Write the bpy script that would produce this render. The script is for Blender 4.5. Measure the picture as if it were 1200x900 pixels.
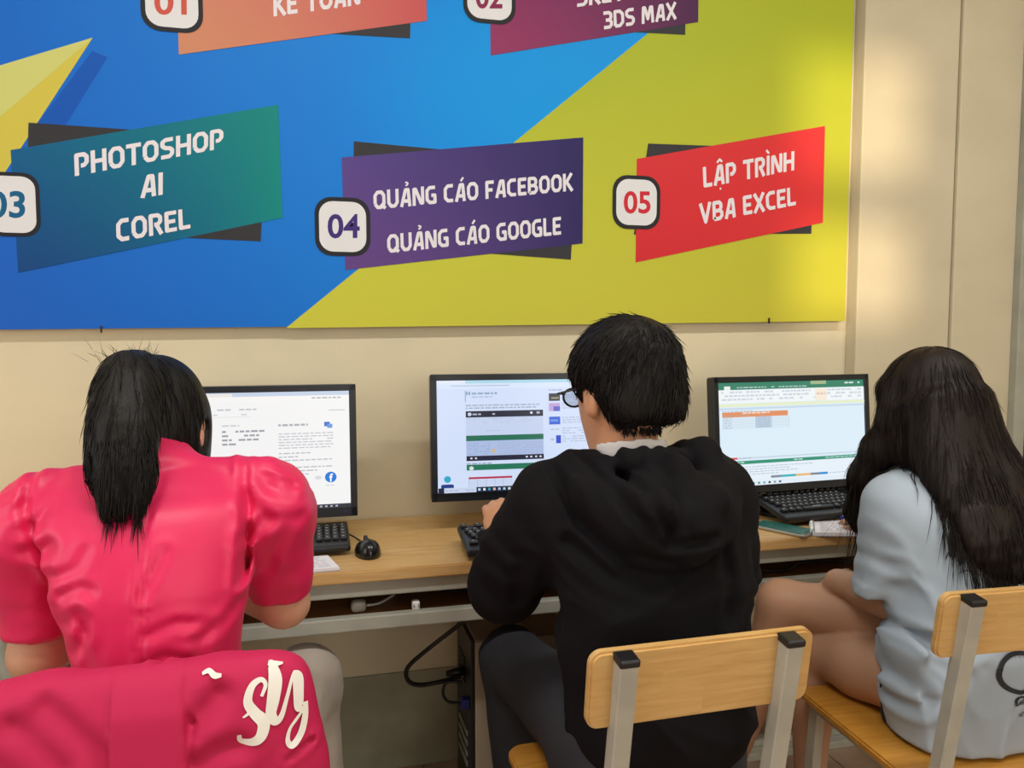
import bpy, bmesh, math, random
import numpy as np
from mathutils import Matrix, Vector
random.seed(7); np.random.seed(7)
R = math.radians
C = bpy.context.scene.collection
for o in list(bpy.data.objects): bpy.data.objects.remove(o)

# ------------------------------------------------------------------ camera, world, sun, exposure
cam = bpy.data.cameras.new('camera'); cam_o = bpy.data.objects.new('camera', cam); C.objects.link(cam_o)
cam.sensor_width = 36.0; cam.lens = 36.0 * 920 / 1200; cam.clip_start = 0.05
cam_o.location = (0, -2.25, 1.295)
cam_o.rotation_euler = (R(90 - 4.1), 0, R(-14.3))
bpy.context.scene.camera = cam_o
sc = bpy.context.scene
sc.view_settings.view_transform = 'Standard'; sc.view_settings.look = 'None'
sc.view_settings.gamma = 1.0; sc.view_settings.use_curve_mapping = False
sc.view_settings.exposure = 0.34
world = bpy.data.worlds.new('sky'); sc.world = world; world.use_nodes = True
world.node_tree.nodes['Background'].inputs[0].default_value = (0.80, 0.90, 1.0, 1)
world.node_tree.nodes['Background'].inputs[1].default_value = 1.2
SUN_DIR = Vector((0.45, 0.80, -0.09)).normalized()
sun = bpy.data.lights.new('sun', 'SUN'); sun.energy = 2.0; sun.angle = R(2.0); sun.color = (1.0, 0.80, 0.52)
sun_o = bpy.data.objects.new('sun', sun); C.objects.link(sun_o)
sun_o.rotation_euler = SUN_DIR.to_track_quat('-Z', 'Y').to_euler(); sun_o.location = (-3, -6, 4)
def area(name, loc, rot, sx, sy, e, col):
    l = bpy.data.lights.new(name, 'AREA'); l.shape = 'RECTANGLE'; l.size = sx; l.size_y = sy; l.energy = e; l.color = col
    o = bpy.data.objects.new(name, l); C.objects.link(o); o.location = loc; o.rotation_euler = rot
    return o
# added area lights standing in for daylight from the left and rear walls
area('window_daylight', (-2.36, -2.2, 1.75), (0, R(-90), 0), 1.5, 2.4, 22, (0.95, 0.97, 1.0))
area('window_daylight', (1.5, -4.86, 1.75), (R(90), 0, 0), 2.6, 1.5, 30, (1.0, 0.98, 0.95))

# ------------------------------------------------------------------ colours and materials
def lin(c):
    if isinstance(c, str): c = [int(c[i:i+2], 16) / 255 for i in (0, 2, 4)]
    return tuple(x / 12.92 if x <= 0.04045 else ((x + 0.055) / 1.055) ** 2.4 for x in c[:3]) + (1.0,)
def mat(name, col, rough=0.6, metal=0.0, spec=0.5, sheen=0.0, bump=None, var=None, coat=0.0, trans=0.0, alpha=1.0, sss=0.0, ridged=False):
    m = bpy.data.materials.new(name); m.use_nodes = True; nt = m.node_tree; b = nt.nodes['Principled BSDF']
    b.inputs['Base Color'].default_value = lin(col); b.inputs['Roughness'].default_value = rough
    b.inputs['Metallic'].default_value = metal; b.inputs['Specular IOR Level'].default_value = spec
    b.inputs['Sheen Weight'].default_value = sheen; b.inputs['Coat Weight'].default_value = coat
    b.inputs['Transmission Weight'].default_value = trans; b.inputs['Alpha'].default_value = alpha
    if sss: b.inputs['Subsurface Weight'].default_value = sss; b.inputs['Subsurface Radius'].default_value = (0.02, 0.008, 0.004)
    tc = nt.nodes.new('ShaderNodeTexCoord')
    if var:       # (scale, other colour, stretch xyz): noise between two colours
        sc_, c2, st = var
        mp = nt.nodes.new('ShaderNodeMapping'); mp.inputs['Scale'].default_value = st
        n = nt.nodes.new('ShaderNodeTexNoise'); n.inputs['Scale'].default_value = sc_; n.inputs['Detail'].default_value = 5
        mx = nt.nodes.new('ShaderNodeMix'); mx.data_type = 'RGBA'
        mx.inputs[6].default_value = lin(col); mx.inputs[7].default_value = lin(c2)
        rp = nt.nodes.new('ShaderNodeMapRange'); rp.inputs[1].default_value = 0.38; rp.inputs[2].default_value = 0.66
        nt.links.new(tc.outputs['Object'], mp.inputs[0]); nt.links.new(mp.outputs[0], n.inputs['Vector'])
        nt.links.new(n.outputs['Fac'], rp.inputs[0]); nt.links.new(rp.outputs[0], mx.inputs[0])
        nt.links.new(mx.outputs[2], b.inputs['Base Color'])
    if bump:      # (scale, strength, distance, stretch)
        sc_, st, di, stz = bump
        mp = nt.nodes.new('ShaderNodeMapping'); mp.inputs['Scale'].default_value = stz
        n = nt.nodes.new('ShaderNodeTexNoise'); n.inputs['Scale'].default_value = sc_; n.inputs['Detail'].default_value = 4
        if ridged: n.noise_type = 'RIDGED_MULTIFRACTAL'; n.inputs['Detail'].default_value = 2; n.inputs['Distortion'].default_value = 0.8; n.normalize = True
        bp = nt.nodes.new('ShaderNodeBump'); bp.inputs['Strength'].default_value = st; bp.inputs['Distance'].default_value = di
        nt.links.new(tc.outputs['Object'], mp.inputs[0]); nt.links.new(mp.outputs[0], n.inputs['Vector'])
        nt.links.new(n.outputs['Fac'], bp.inputs['Height']); nt.links.new(bp.outputs[0], b.inputs['Normal'])
    return m
def wood(name, c1, c2, c3, plank, axis='x', rough=0.42, coat=0.15):
    m = bpy.data.materials.new(name); m.use_nodes = True; nt = m.node_tree; b = nt.nodes['Principled BSDF']
    b.inputs['Roughness'].default_value = rough; b.inputs['Coat Weight'].default_value = coat; b.inputs['Coat Roughness'].default_value = 0.25
    tc = nt.nodes.new('ShaderNodeTexCoord')
    mp = nt.nodes.new('ShaderNodeMapping')
    if axis == 'xz': mp.inputs['Rotation'].default_value = (R(90), 0, 0)
    nt.links.new(tc.outputs['Object'], mp.inputs[0])
    br = nt.nodes.new('ShaderNodeTexBrick'); br.inputs['Scale'].default_value = 1.0
    br.inputs['Brick Width'].default_value = plank[0]; br.inputs['Row Height'].default_value = plank[1]
    br.inputs['Mortar Size'].default_value = 0.0; br.inputs['Color1'].default_value = (0, 0, 0, 1); br.inputs['Color2'].default_value = (1, 1, 1, 1)
    br.inputs['Mortar'].default_value = (0.5, 0.5, 0.5, 1); br.offset = 0.37
    nt.links.new(mp.outputs[0], br.inputs['Vector'])
    add = nt.nodes.new('ShaderNodeVectorMath'); add.operation = 'MULTIPLY_ADD'
    nt.links.new(br.outputs['Color'], add.inputs[0]); add.inputs[1].default_value = (3.1, 1.7, 2.3); nt.links.new(mp.outputs[0], add.inputs[2])
    m2 = nt.nodes.new('ShaderNodeMapping'); m2.inputs['Scale'].default_value = (1.6, 14, 14)
    nt.links.new(add.outputs[0], m2.inputs[0])
    n = nt.nodes.new('ShaderNodeTexNoise'); n.inputs['Scale'].default_value = 5; n.inputs['Detail'].default_value = 6; n.inputs['Distortion'].default_value = 0.6
    nt.links.new(m2.outputs[0], n.inputs['Vector'])
    cr = nt.nodes.new('ShaderNodeValToRGB'); e = cr.color_ramp.elements
    e[0].position = 0.3; e[0].color = lin(c2); e[1].position = 0.7; e[1].color = lin(c1)
    nt.links.new(n.outputs['Fac'], cr.inputs[0])
    mx = nt.nodes.new('ShaderNodeMix'); mx.data_type = 'RGBA'; mx.inputs[7].default_value = lin(c3)
    mul = nt.nodes.new('ShaderNodeMath'); mul.operation = 'MULTIPLY'; mul.inputs[1].default_value = 0.45
    nt.links.new(br.outputs['Color'], mul.inputs[0]); nt.links.new(mul.outputs[0], mx.inputs[0]); nt.links.new(cr.outputs[0], mx.inputs[6])
    nt.links.new(mx.outputs[2], b.inputs['Base Color'])
    bp = nt.nodes.new('ShaderNodeBump'); bp.inputs['Strength'].default_value = 0.08; bp.inputs['Distance'].default_value = 0.002
    nt.links.new(n.outputs['Fac'], bp.inputs['Height']); nt.links.new(bp.outputs[0], b.inputs['Normal'])
    return m
def attr_mat(name, rough=0.4, emit=0.0, spec=0.5):
    m = bpy.data.materials.new(name); m.use_nodes = True; nt = m.node_tree; b = nt.nodes['Principled BSDF']
    a = nt.nodes.new('ShaderNodeAttribute'); a.attribute_name = 'print'
    b.inputs['Roughness'].default_value = rough; b.inputs['Specular IOR Level'].default_value = spec
    if emit:
        b.inputs['Base Color'].default_value = (0.01, 0.01, 0.01, 1)
        nt.links.new(a.outputs['Color'], b.inputs['Emission Color']); b.inputs['Emission Strength'].default_value = emit
    else: nt.links.new(a.outputs['Color'], b.inputs['Base Color'])
    return m

M = dict(
    wall=mat('cream_wall_paint', 'e9ddbc', 0.75, bump=(60, 0.12, 0.002, (1, 1, 1)), var=(1.6, 'dad0b3', (1, 1, 1.6))),
    pilaster=mat('beige_wall_paint', 'd2c7ab', 0.75, bump=(50, 0.12, 0.002, (1, 1, 1)), var=(2.2, 'c8bda1', (1, 1, 1.6))),
    dado=mat('grey_green_dado_paint', 'a8a790', 0.6, bump=(30, 0.15, 0.002, (1, 1, 1)), var=(5, '918f78', (1, 1, 1))),
    ceiling=mat('white_ceiling_paint', 'e8e4da', 0.8),
    floor=mat('pinkish_floor_tile', 'b79a86', 0.4, var=(9, 'a1836f', (1, 1, 1))),
    tile2=mat('grout', '8a7768', 0.8),
    steel=mat('grey_painted_steel', 'a6a79c', 0.45, metal=0.0, spec=0.5, var=(14, '9a9b90', (1, 1, 1))),
    steel_light=mat('light_grey_painted_steel', 'b9b6a9', 0.42, var=(14, 'acaa9e', (1, 1, 1))),
    black=mat('black_plastic', '17171a', 0.42),
    black_gloss=mat('black_gloss_plastic', '0f1013', 0.22),
    bezel=mat('dark_blue_black_bezel', '171c25', 0.35),
    key=mat('black_key_plastic', '1d1e22', 0.5),
    keymark=mat('pale_key_print', 'a8a8a0', 0.6),
    white=mat('white_plastic', 'e6e4de', 0.5),
    paper=mat('white_paper', 'e6e3ea', 0.8),
    ink=mat('pale_blue_ink', '9fa3b4', 0.8),
    blue=mat('blue_plastic', '1c2a8c', 0.4),
    teal=mat('teal_phone_case', '2f6f66', 0.25, coat=0.4),
    chrome=mat('metal_trim', 'b9bfc0', 0.3, metal=0.8),
    wood=wood('light_desk_wood', 'd8b57c', 'bf955a', 'cca264', (0.42, 0.055)),
    chairwood=wood('varnished_chair_wood', 'deb778', 'c79a59', 'd3a662', (0.19, 0.05), 'xz', 0.35, 0.3),
    seatwood=wood('varnished_seat_wood', 'd39a42', 'b87a28', 'c98d36', (0.22, 0.06), 'x', 0.35, 0.3),
    shelfwood=wood('brown_shelf_wood', '8a5f38', '6f4826', '7d5530', (0.5, 0.08)),
    doorwood=mat('dark_door_wood', '4a3d36', 0.5, var=(6, '3a2f29', (8, 8, 1))),
    doorframe=mat('grey_door_frame_paint', 'a9a99c', 0.55, var=(8, '97978b', (1, 1, 1))),
    case=mat('pale_computer_case', 'b8ad98', 0.5),
    pink=mat('hot_pink_satin', 'e3205c', 0.46, sheen=0.05, bump=(5, 0.3, 0.010, (1, 1, 1.5)), ridged=True),
    pinkjacket=mat('magenta_pink_jersey', 'c2134f', 0.75, sheen=0.0, bump=(5, 0.3, 0.01, (1, 1, 1)), ridged=True),
    seam=mat('dark_pink_thread', 'b3154a', 0.7),
    white_print=mat('white_jacket_print', 'f2eee6', 0.6),
    beige=mat('beige_satin_trouser', 'c6bbae', 0.35, sheen=0.2, bump=(8, 0.25, 0.01, (1, 1, 1))),
    hoodie=mat('black_hoodie_cotton', '131114', 0.92, spec=0.15, bump=(5, 0.4, 0.014, (1, 1, 1)), ridged=True),
    trouser=mat('charcoal_trouser_cotton', '34363d', 0.85, spec=0.25, bump=(9, 0.3, 0.01, (1, 1, 1))),
    shirt=mat('pale_blue_grey_cotton', 'abb8c5', 0.85, spec=0.2, bump=(5, 0.45, 0.014, (1, 1, 1)), ridged=True),
    collar=mat('white_shirt_cotton', 'd9d5d6', 0.8),
    shorts=mat('dark_navy_cotton', '1b2233', 0.9),
    skin_w=mat('light_skin', 'd8a486', 0.5, sss=0.08), skin_b=mat('tan_skin', 'cf9671', 0.5, sss=0.08), skin_g=mat('warm_skin', 'bd9175', 0.5, sss=0.08),
    hair=mat('black_hair', '110e0d', 0.5, spec=0.28, bump=(60, 0.5, 0.003, (6, 6, 0.5))),
    hair_b=mat('dark_brown_black_hair', '1b120e', 0.48, spec=0.28, bump=(60, 0.5, 0.003, (6, 6, 0.5))),
    print_dark=mat('dark_shirt_print', '20242c', 0.7),
    eye=mat('eye_white', 'e8e4de', 0.3), lens=mat('spectacle_lens', 'dfe8ee', 0.05, trans=1.0), shoe=mat('grey_shoe', '3a3a3c', 0.7),
    banner=attr_mat('printed_vinyl', 0.5, spec=0.22), screen=attr_mat('lit_screen', 0.3, 0.80),
    lampglass=mat('lamp_diffuser', 'ffffff', 0.4),
)

# ------------------------------------------------------------------ mesh helpers
def link(name, me, m, parent=None, smooth=False):
    o = bpy.data.objects.new(name, me); C.objects.link(o)
    if m is not None: me.materials.append(m)
    if smooth: me.polygons.foreach_set('use_smooth', [True] * len(me.polygons))
    if parent is not None: put(o, parent)
    return o
def put(o, parent):
    o.parent = parent
def from_pd(name, v, f, m, parent=None, smooth=False):
    me = bpy.data.meshes.new(name); me.from_pydata([tuple(map(float, p)) for p in v], [], [tuple(map(int, q)) for q in f]); me.update()
    return link(name, me, m, parent, smooth)
def from_bm(name, bm, m, parent=None, smooth=False):
    me = bpy.data.meshes.new(name); bm.normal_update(); bm.to_mesh(me); bm.free()
    return link(name, me, m, parent, smooth)
def bx(bm, c, s, bev=0.0, rot=None, seg=2):
    r = bmesh.ops.create_cube(bm, size=1.0); vs = r['verts']
    bmesh.ops.scale(bm, vec=s, verts=vs)
    if bev:
        es = list({e for v in vs for e in v.link_edges})
        rb = bmesh.ops.bevel(bm, geom=es, offset=bev, segments=seg, affect='EDGES', profile=0.5)
        vs = list({v for f in rb['faces'] for v in f.verts} | {v for v in vs if v.is_valid})
    if rot is not None: bmesh.ops.rotate(bm, cent=(0, 0, 0), matrix=rot, verts=vs)
    bmesh.ops.translate(bm, vec=c, verts=vs)
    return vs
def box(name, c, s, m, parent=None, bev=0.003, rot=None):
    bm = bmesh.new(); bx(bm, c, s, bev, rot); return from_bm(name, bm, m, parent)
def tube_data(pts, rad, n=8, closed_caps=True):
    pts = [Vector(p) for p in pts]; rads = rad if isinstance(rad, (list, tuple)) else [rad] * len(pts)
    v, f = [], []; prev = None
    for i, p in enumerate(pts):
        t = (pts[min(i + 1, len(pts) - 1)] - pts[max(i - 1, 0)]).normalized()
        a = t.orthogonal().normalized() if prev is None else (prev - t * prev.dot(t)).normalized()
        prev = a; b = t.cross(a)
        for k in range(n):
            an = 2 * math.pi * k / n; v.append(p + (a * math.cos(an) + b * math.sin(an)) * rads[i])
    for i in range(len(pts) - 1):
        for k in range(n):
            f.append((i * n + k, i * n + (k + 1) % n, (i + 1) * n + (k + 1) % n, (i + 1) * n + k))
    if closed_caps:
        f.append(tuple(range(n - 1, -1, -1))); f.append(tuple(range((len(pts) - 1) * n, len(pts) * n)))
    return v, f
def tube(name, pts, rad, m, parent=None, n=8):
    v, f = tube_data(pts, rad, n); return from_pd(name, v, f, m, parent, True)
def spline(pts, n=8):
    pts = [Vector(p) for p in pts]; out = []
    for i in range(len(pts) - 1):
        p0, p1, p2, p3 = pts[max(i - 1, 0)], pts[i], pts[i + 1], pts[min(i + 2, len(pts) - 1)]
        for k in range(n):
            t = k / n
            out.append(0.5 * ((2 * p1) + (p2 - p0) * t + (2 * p0 - 5 * p1 + 4 * p2 - p3) * t * t + (3 * p1 - p0 - 3 * p2 + p3) * t ** 3))
    out.append(pts[-1]); return out
def rounded_panel(name, w, h, t, r, m, parent, loc, rot=None, bev=0.003):
    """board in the xz plane, rounded corners, thickness t along y"""
    bm = bmesh.new(); pts = []
    for cx, cz, a0 in ((w/2-r, h/2-r, 0), (-w/2+r, h/2-r, 90), (-w/2+r, -h/2+r, 180), (w/2-r, -h/2+r, 270)):
        for k in range(7):
            a = R(a0 + 15 * k); pts.append((cx + r * math.cos(a), -t/2, cz + r * math.sin(a)))
    fv = [bm.verts.new(p) for p in pts]; f = bm.faces.new(fv)
    ex = bmesh.ops.extrude_face_region(bm, geom=[f]); vs = [g for g in ex['geom'] if isinstance(g, bmesh.types.BMVert)]
    bmesh.ops.translate(bm, vec=(0, t, 0), verts=vs)
    bmesh.ops.recalc_face_normals(bm, faces=bm.faces)
    if bev:
        es = [e for e in bm.edges if abs(e.verts[0].co.y - e.verts[1].co.y) < 1e-6]
        bmesh.ops.bevel(bm, geom=es, offset=bev, segments=2, affect='EDGES')
    if rot is not None: bmesh.ops.rotate(bm, cent=(0, 0, 0), matrix=rot, verts=bm.verts)
    bmesh.ops.translate(bm, vec=loc, verts=bm.verts)
    return from_bm(name, bm, m, parent)
def thing(name, label, cat, loc=(0, 0, 0), rotz=0.0, group=None):
    o = bpy.data.objects.new(name, None); C.objects.link(o); o.empty_display_size = 0.05
    o.location = loc; o.rotation_euler = (0, 0, rotz); tag(o, label, cat, group); return o
def tag(o, label, cat, group=None):
    o['label'] = label; o['category'] = cat
    if group: o['group'] = group
    return o
def struct(o, label=None):
    o['kind'] = 'structure'
    if label: o['label'] = label
    return o
def dup(root, loc, rotz, label):
    r = root.copy(); C.objects.link(r); r.location = loc; r.rotation_euler = (0, 0, rotz); r['label'] = label
    for ch in list(root.children):
        c = ch.copy(); C.objects.link(c); c.parent = r
        for g in list(ch.children):
            d = g.copy(); C.objects.link(d); d.parent = c
    return r

# flat print: coloured polygons in an (x, z) plane, layered towards -y
class Print:
    def __init__(s): s.v = []; s.f = []; s.c = []; s.layer = 0; s.eps = 0.0
    def poly(s, pts, col, up=True, dl=0.00015):
        if up: s.layer += 1
        b = len(s.v); s.v += [(p[0], -s.layer * dl - s.eps, p[1]) for p in pts]; s.f.append(tuple(range(b, b + len(pts))))
        cols = col if isinstance(col, list) else [col] * len(pts)
        s.c += [lin(c) for c in cols]
    def grid(s, pts, nu, nv, fn, up=True):
        """bilinear patch p00 p10 p11 p01 with colour fn(a, b)"""
        if up: s.layer += 1
        P = lambda a, b: [pts[0][k]*(1-a)*(1-b) + pts[1][k]*a*(1-b) + pts[2][k]*a*b + pts[3][k]*(1-a)*b for k in (0, 1)]
        for i in range(nu):
            for j in range(nv):
                q = [(i/nu, j/nv), ((i+1)/nu, j/nv), ((i+1)/nu, (j+1)/nv), (i/nu, (j+1)/nv)]
                s.poly([P(*t) for t in q], [fn(*t) for t in q], up=False)
    def rect(s, x0, z0, x1, z1, col, up=True): s.poly([(x0, z0), (x1, z0), (x1, z1), (x0, z1)], col, up)
    def disc(s, cx, cz, rx, rz, col, n=24):
        s.poly([(cx + rx * math.cos(2*math.pi*k/n), cz + rz * math.sin(2*math.pi*k/n)) for k in range(n)], col)
    def rrect(s, x0, z0, x1, z1, r, col):
        pts = []
        for cx, cz, a0 in ((x1-r, z1-r, 0), (x0+r, z1-r, 90), (x0+r, z0+r, 180), (x1-r, z0+r, 270)):
            for k in range(7): a = R(a0 + 15*k); pts.append((cx + r*math.cos(a), cz + r*math.sin(a)))
        s.poly(pts, col)
    def build(s, name, m, parent, loc=(0, 0, 0), y0=0.0):
        v = [(p[0] + loc[0], p[1] + loc[1] + y0, p[2] + loc[2]) for p in s.v]
        o = from_pd(name, v, s.f, m, parent)
        at = o.data.color_attributes.new('print', 'FLOAT_COLOR', 'POINT')
        at.data.foreach_set('color', [x for c in s.c for x in c])
        # every face towards -y
        bm = bmesh.new(); bm.from_mesh(o.data); bm.normal_update()
        bmesh.ops.reverse_faces(bm, faces=[f for f in bm.faces if f.normal.y > 0]); bm.to_mesh(o.data); bm.free()
        return o
def mixc(a, b, t):
    t = max(0, min(1, t)); hx = lambda c: [int(c[i:i+2], 16)/255 for i in (0, 2, 4)] if isinstance(c, str) else c
    A = hx(a); B = hx(b)
    return [A[k]*(1-t) + B[k]*t for k in range(3)]

def text_polys(txt, bold=0.0):
    """built-in font as 2-D polygons, unit cap height"""
    cu = bpy.data.curves.new('t', 'FONT'); cu.body = txt; cu.offset = bold; cu.resolution_u = 4
    o = bpy.data.objects.new('t', cu); C.objects.link(o)
    dg = bpy.context.evaluated_depsgraph_get(); me = bpy.data.meshes.new_from_object(o.evaluated_get(dg))
    v = np.array([tuple(q.co) for q in me.vertices])[:, :2]; f = [tuple(p.vertices) for p in me.polygons]
    bpy.data.objects.remove(o); bpy.data.curves.remove(cu); bpy.data.meshes.remove(me)
    lo = v.min(0); hi = v.max(0); v = (v - lo) / (hi - lo)
    return v, f

# squarish stroke alphabet of the banner: centre lines, unit height
def loopo(w): return [(.1,.28),(.1,.72),(.24,.9),(w-.24,.9),(w-.1,.72),(w-.1,.28),(w-.24,.1),(.24,.1),(.1,.28)]
GL = {
 'O': (.72, [loopo(.72)]), 'Q': (.74, [loopo(.72), [(.45,.28),(.7,.02)]]),
 'P': (.64, [[(.1,0),(.1,.9),(.42,.9),(.54,.78),(.54,.55),(.42,.42),(.28,.42)]]),
 'H': (.7, [[(.1,0),(.1,1)],[(.6,0),(.6,1)],[(.1,.5),(.6,.5)]]),
 'T': (.66, [[(0,.9),(.66,.9)],[(.33,0),(.33,.9)]]),
 'S': (.64, [[(.58,.9),(.24,.9),(.1,.8),(.1,.63),(.22,.52),(.44,.48),(.54,.38),(.54,.22),(.42,.1),(.04,.1)]]),
 'A': (.68, [[(.08,0),(.34,.9),(.5,.9),(.58,0)],[(.26,.3),(.55,.3)]]),
 'I': (.22, [[(.11,0),(.11,1)]]),
 'C': (.62, [[(.58,.9),(.26,.9),(.1,.74),(.1,.26),(.26,.1),(.58,.1)]]),
 'R': (.66, [[(.1,0),(.1,.9),(.42,.9),(.54,.8),(.54,.6),(.42,.48),(.26,.48)],[(.36,.46),(.58,0)]]),
 'E': (.58, [[(.56,.9),(.1,.9),(.1,.1),(.56,.1)],[(.1,.5),(.5,.5)]]),
 'L': (.56, [[(.1,1),(.1,.1),(.54,.1)]]),
 'U': (.7, [[(.1,1),(.1,.28),(.24,.1),(.46,.1),(.6,.28),(.6,1)]]),
 'N': (.72, [[(.1,0),(.1,.88),(.2,.88),(.52,.12),(.62,.12),(.62,1)]]),
 'G': (.68, [[(.6,.9),(.26,.9),(.1,.74),(.1,.26),(.26,.1),(.58,.1),(.58,.48),(.36,.48)]]),
 'F': (.56, [[(.54,.9),(.1,.9),(.1,0)],[(.1,.48),(.46,.48)]]),
 'B': (.66, [[(.1,.1),(.1,.9),(.42,.9),(.52,.8),(.52,.62),(.44,.5),(.1,.5)],[(.44,.5),(.56,.38),(.56,.22),(.44,.1),(.1,.1)]]),
 'K': (.66, [[(.1,0),(.1,1)],[(.58,1),(.24,.52),(.62,0)]]),
 'V': (.7, [[(.06,1),(.35,.06),(.64,1)]]), 'X': (.7, [[(.06,1),(.64,0)],[(.64,1),(.06,0)]]),
 'D': (.7, [[(.1,.1),(.1,.9),(.42,.9),(.6,.72),(.6,.28),(.42,.1),(.1,.1)]]),
 'M': (.86, [[(.1,0),(.14,.9),(.24,.9),(.43,.25),(.62,.9),(.72,.9),(.76,0)]]),
 '3': (.62, [[(.04,.9),(.4,.9),(.52,.8),(.52,.62),(.42,.5),(.18,.5)],[(.42,.5),(.54,.38),(.54,.22),(.42,.1),(.04,.1)]]),
 ' ': (.3, []),
}
ACC = {'Ả': ('A', [[(.36,1.12),(.46,1.16),(.5,1.24),(.42,1.3),(.34,1.28)]], .09), 'Á': ('A', [[(.38,1.1),(.54,1.3)]], .12),
       'Ậ': ('A', [[(.24,1.1),(.4,1.24),(.56,1.1)],[(.36,-.2),(.44,-.2)]], .11), 'Ì': ('I', [[(.0,1.3),(.16,1.1)]], .12),
       'Ế': ('E', [[(.1,1.1),(.28,1.24),(.44,1.1)],[(.5,1.24),(.62,1.38)]], .1)}
def stroke_text(pr, txt, quad, col, th=.19):
    """write txt into the quad bottom-left, bottom-right, top-right, top-left"""
    x = 0; segs = []
    for ch in txt:
        base, extra, et = (ACC[ch] if ch in ACC else (ch, [], th))
        w, st = GL[base]
        for s_ in st: segs.append(([(px + x, py) for px, py in s_], th))
        for s_ in extra: segs.append(([(px + x, py) for px, py in s_], et))
        x += w + .07
    W = x - .07
    mp = lambda p: [quad[0][k]*(1-p[0]/W)*(1-p[1]) + quad[1][k]*(p[0]/W)*(1-p[1]) + quad[2][k]*(p[0]/W)*p[1] + quad[3][k]*(1-p[0]/W)*p[1] for k in (0, 1)]
    pr.layer += 1; cnt = 0
    for pts, t in segs:
        for i in range(len(pts) - 1):
            a = Vector(pts[i]); b = Vector(pts[i+1]); d = (b - a).normalized(); n = Vector((-d.y, d.x)) * t / 2
            cnt += 1; pr.eps = 5e-5 * (cnt % 9)
            pr.poly([mp(a - n), mp(b - n), mp(b + n), mp(a + n)], col, up=False)
            cnt += 1; pr.eps = 5e-5 * (cnt % 9)
            if i: pr.poly([mp((a.x + t/2*math.cos(k*math.pi/4), a.y + t/2*math.sin(k*math.pi/4))) for k in range(8)], col, up=False)
    pr.eps = 0.0; pr.layer += 3
def font_text(pr, txt, quad, col, bold=0.0):
    v, f = text_polys(txt, bold); pr.layer += 1
    mp = lambda p: [quad[0][k]*(1-p[0])*(1-p[1]) + quad[1][k]*p[0]*(1-p[1]) + quad[2][k]*p[0]*p[1] + quad[3][k]*(1-p[0])*p[1] for k in (0, 1)]
    for q in f: pr.poly([mp(v[i]) for i in q], col, up=False)

#%% STRUCTURE
# ------------------------------------------------------------------ the room
XL, XR, YR, ZC = -2.4, 3.6, -4.9, 3.1
struct(box('wall_back', (0.6, 0.1, ZC/2), (6.2, 0.2, ZC), M['wall'], bev=0), 'cream painted wall behind the monitors')
struct(box('baseboard_back', (0.55, -0.003, 0.144), (5.9, 0.006, 0.288), M['dado'], bev=0.001), 'grey-green painted band along the foot of the wall')

struct(box('trim_1', (1.893, -0.026, ZC/2), (0.36, 0.052, ZC), M['pilaster'], bev=0.004), 'shallow plaster pilaster right of the banner')
struct(box('trim_2', (2.20, -0.031, ZC/2), (0.246, 0.062, ZC), M['pilaster'], bev=0.004), 'warm beige plaster strip beside the door frame')
# door at the right edge: frame and leaf
d1 = bpy.data.objects.new('door_1', None); C.objects.link(d1); struct(d1, 'dark wooden door in a grey frame at the right edge'); d1.location = (2.345, 0, 0)
box('door_frame', (0.0, -0.045, 1.3), (0.045, 0.09, 2.6), M['doorframe'], d1, 0.004)
box('door_frame', (0.95, -0.045, 1.3), (0.045, 0.09, 2.6), M['doorframe'], d1, 0.004)
box('door_frame', (0.475, -0.045, 2.575), (0.90, 0.088, 0.05), M['doorframe'], d1, 0.004)
leaf = box('door_leaf', (0.475, -0.02, 1.275), (0.90, 0.036, 2.54), M['doorwood'], d1, 0.004)
for zz in (0.6, 1.75):
    rounded_panel('door_panel', 0.66, 0.85, 0.02, 0.02, M['doorwood'], leaf, (0.475, -0.045, zz + 0.05))
box('hinge', (0.03, -0.095, 1.62), (0.02, 0.012, 0.10), M['steel_light'], d1, 0.002)
box('hinge', (0.0, -0.096, 2.2), (0.03, 0.012, 0.12), M['steel_light'], d1, 0.002)
struct(box('ceiling', (0.6, -2.4, ZC + 0.05), (6.2, 5.2, 0.1), M['ceiling'], bev=0))
struct(box('wall_right', (XR + 0.05, -2.4, ZC/2), (0.1, 5.2, ZC), M['wall'], bev=0))
struct(box('wall_left', (XL - 0.05, -2.4, ZC/2), (0.1, 5.2, ZC), M['wall'], bev=0))
# floor slab and floor tiles
fl = struct(box('floor', (0.6, -2.45, -0.03), (6.2, 5.1, 0.05), M['tile2'], bev=0), 'pinkish tiled floor')
tile_me = None
for i in range(9):
    for j in range(9):
        x = -1.10 + 0.4 * i; y = -0.2 - 0.4 * j
        if tile_me is None:
            t_ = box('floor_tile', (0, 0, -0.003), (0.397, 0.397, 0.006), M['floor'], fl, 0.0015); tile_me = t_.data
        else:
            t_ = bpy.data.objects.new('floor_tile', tile_me); C.objects.link(t_); t_.parent = fl
        t_.location = (x, y, 0)
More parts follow.
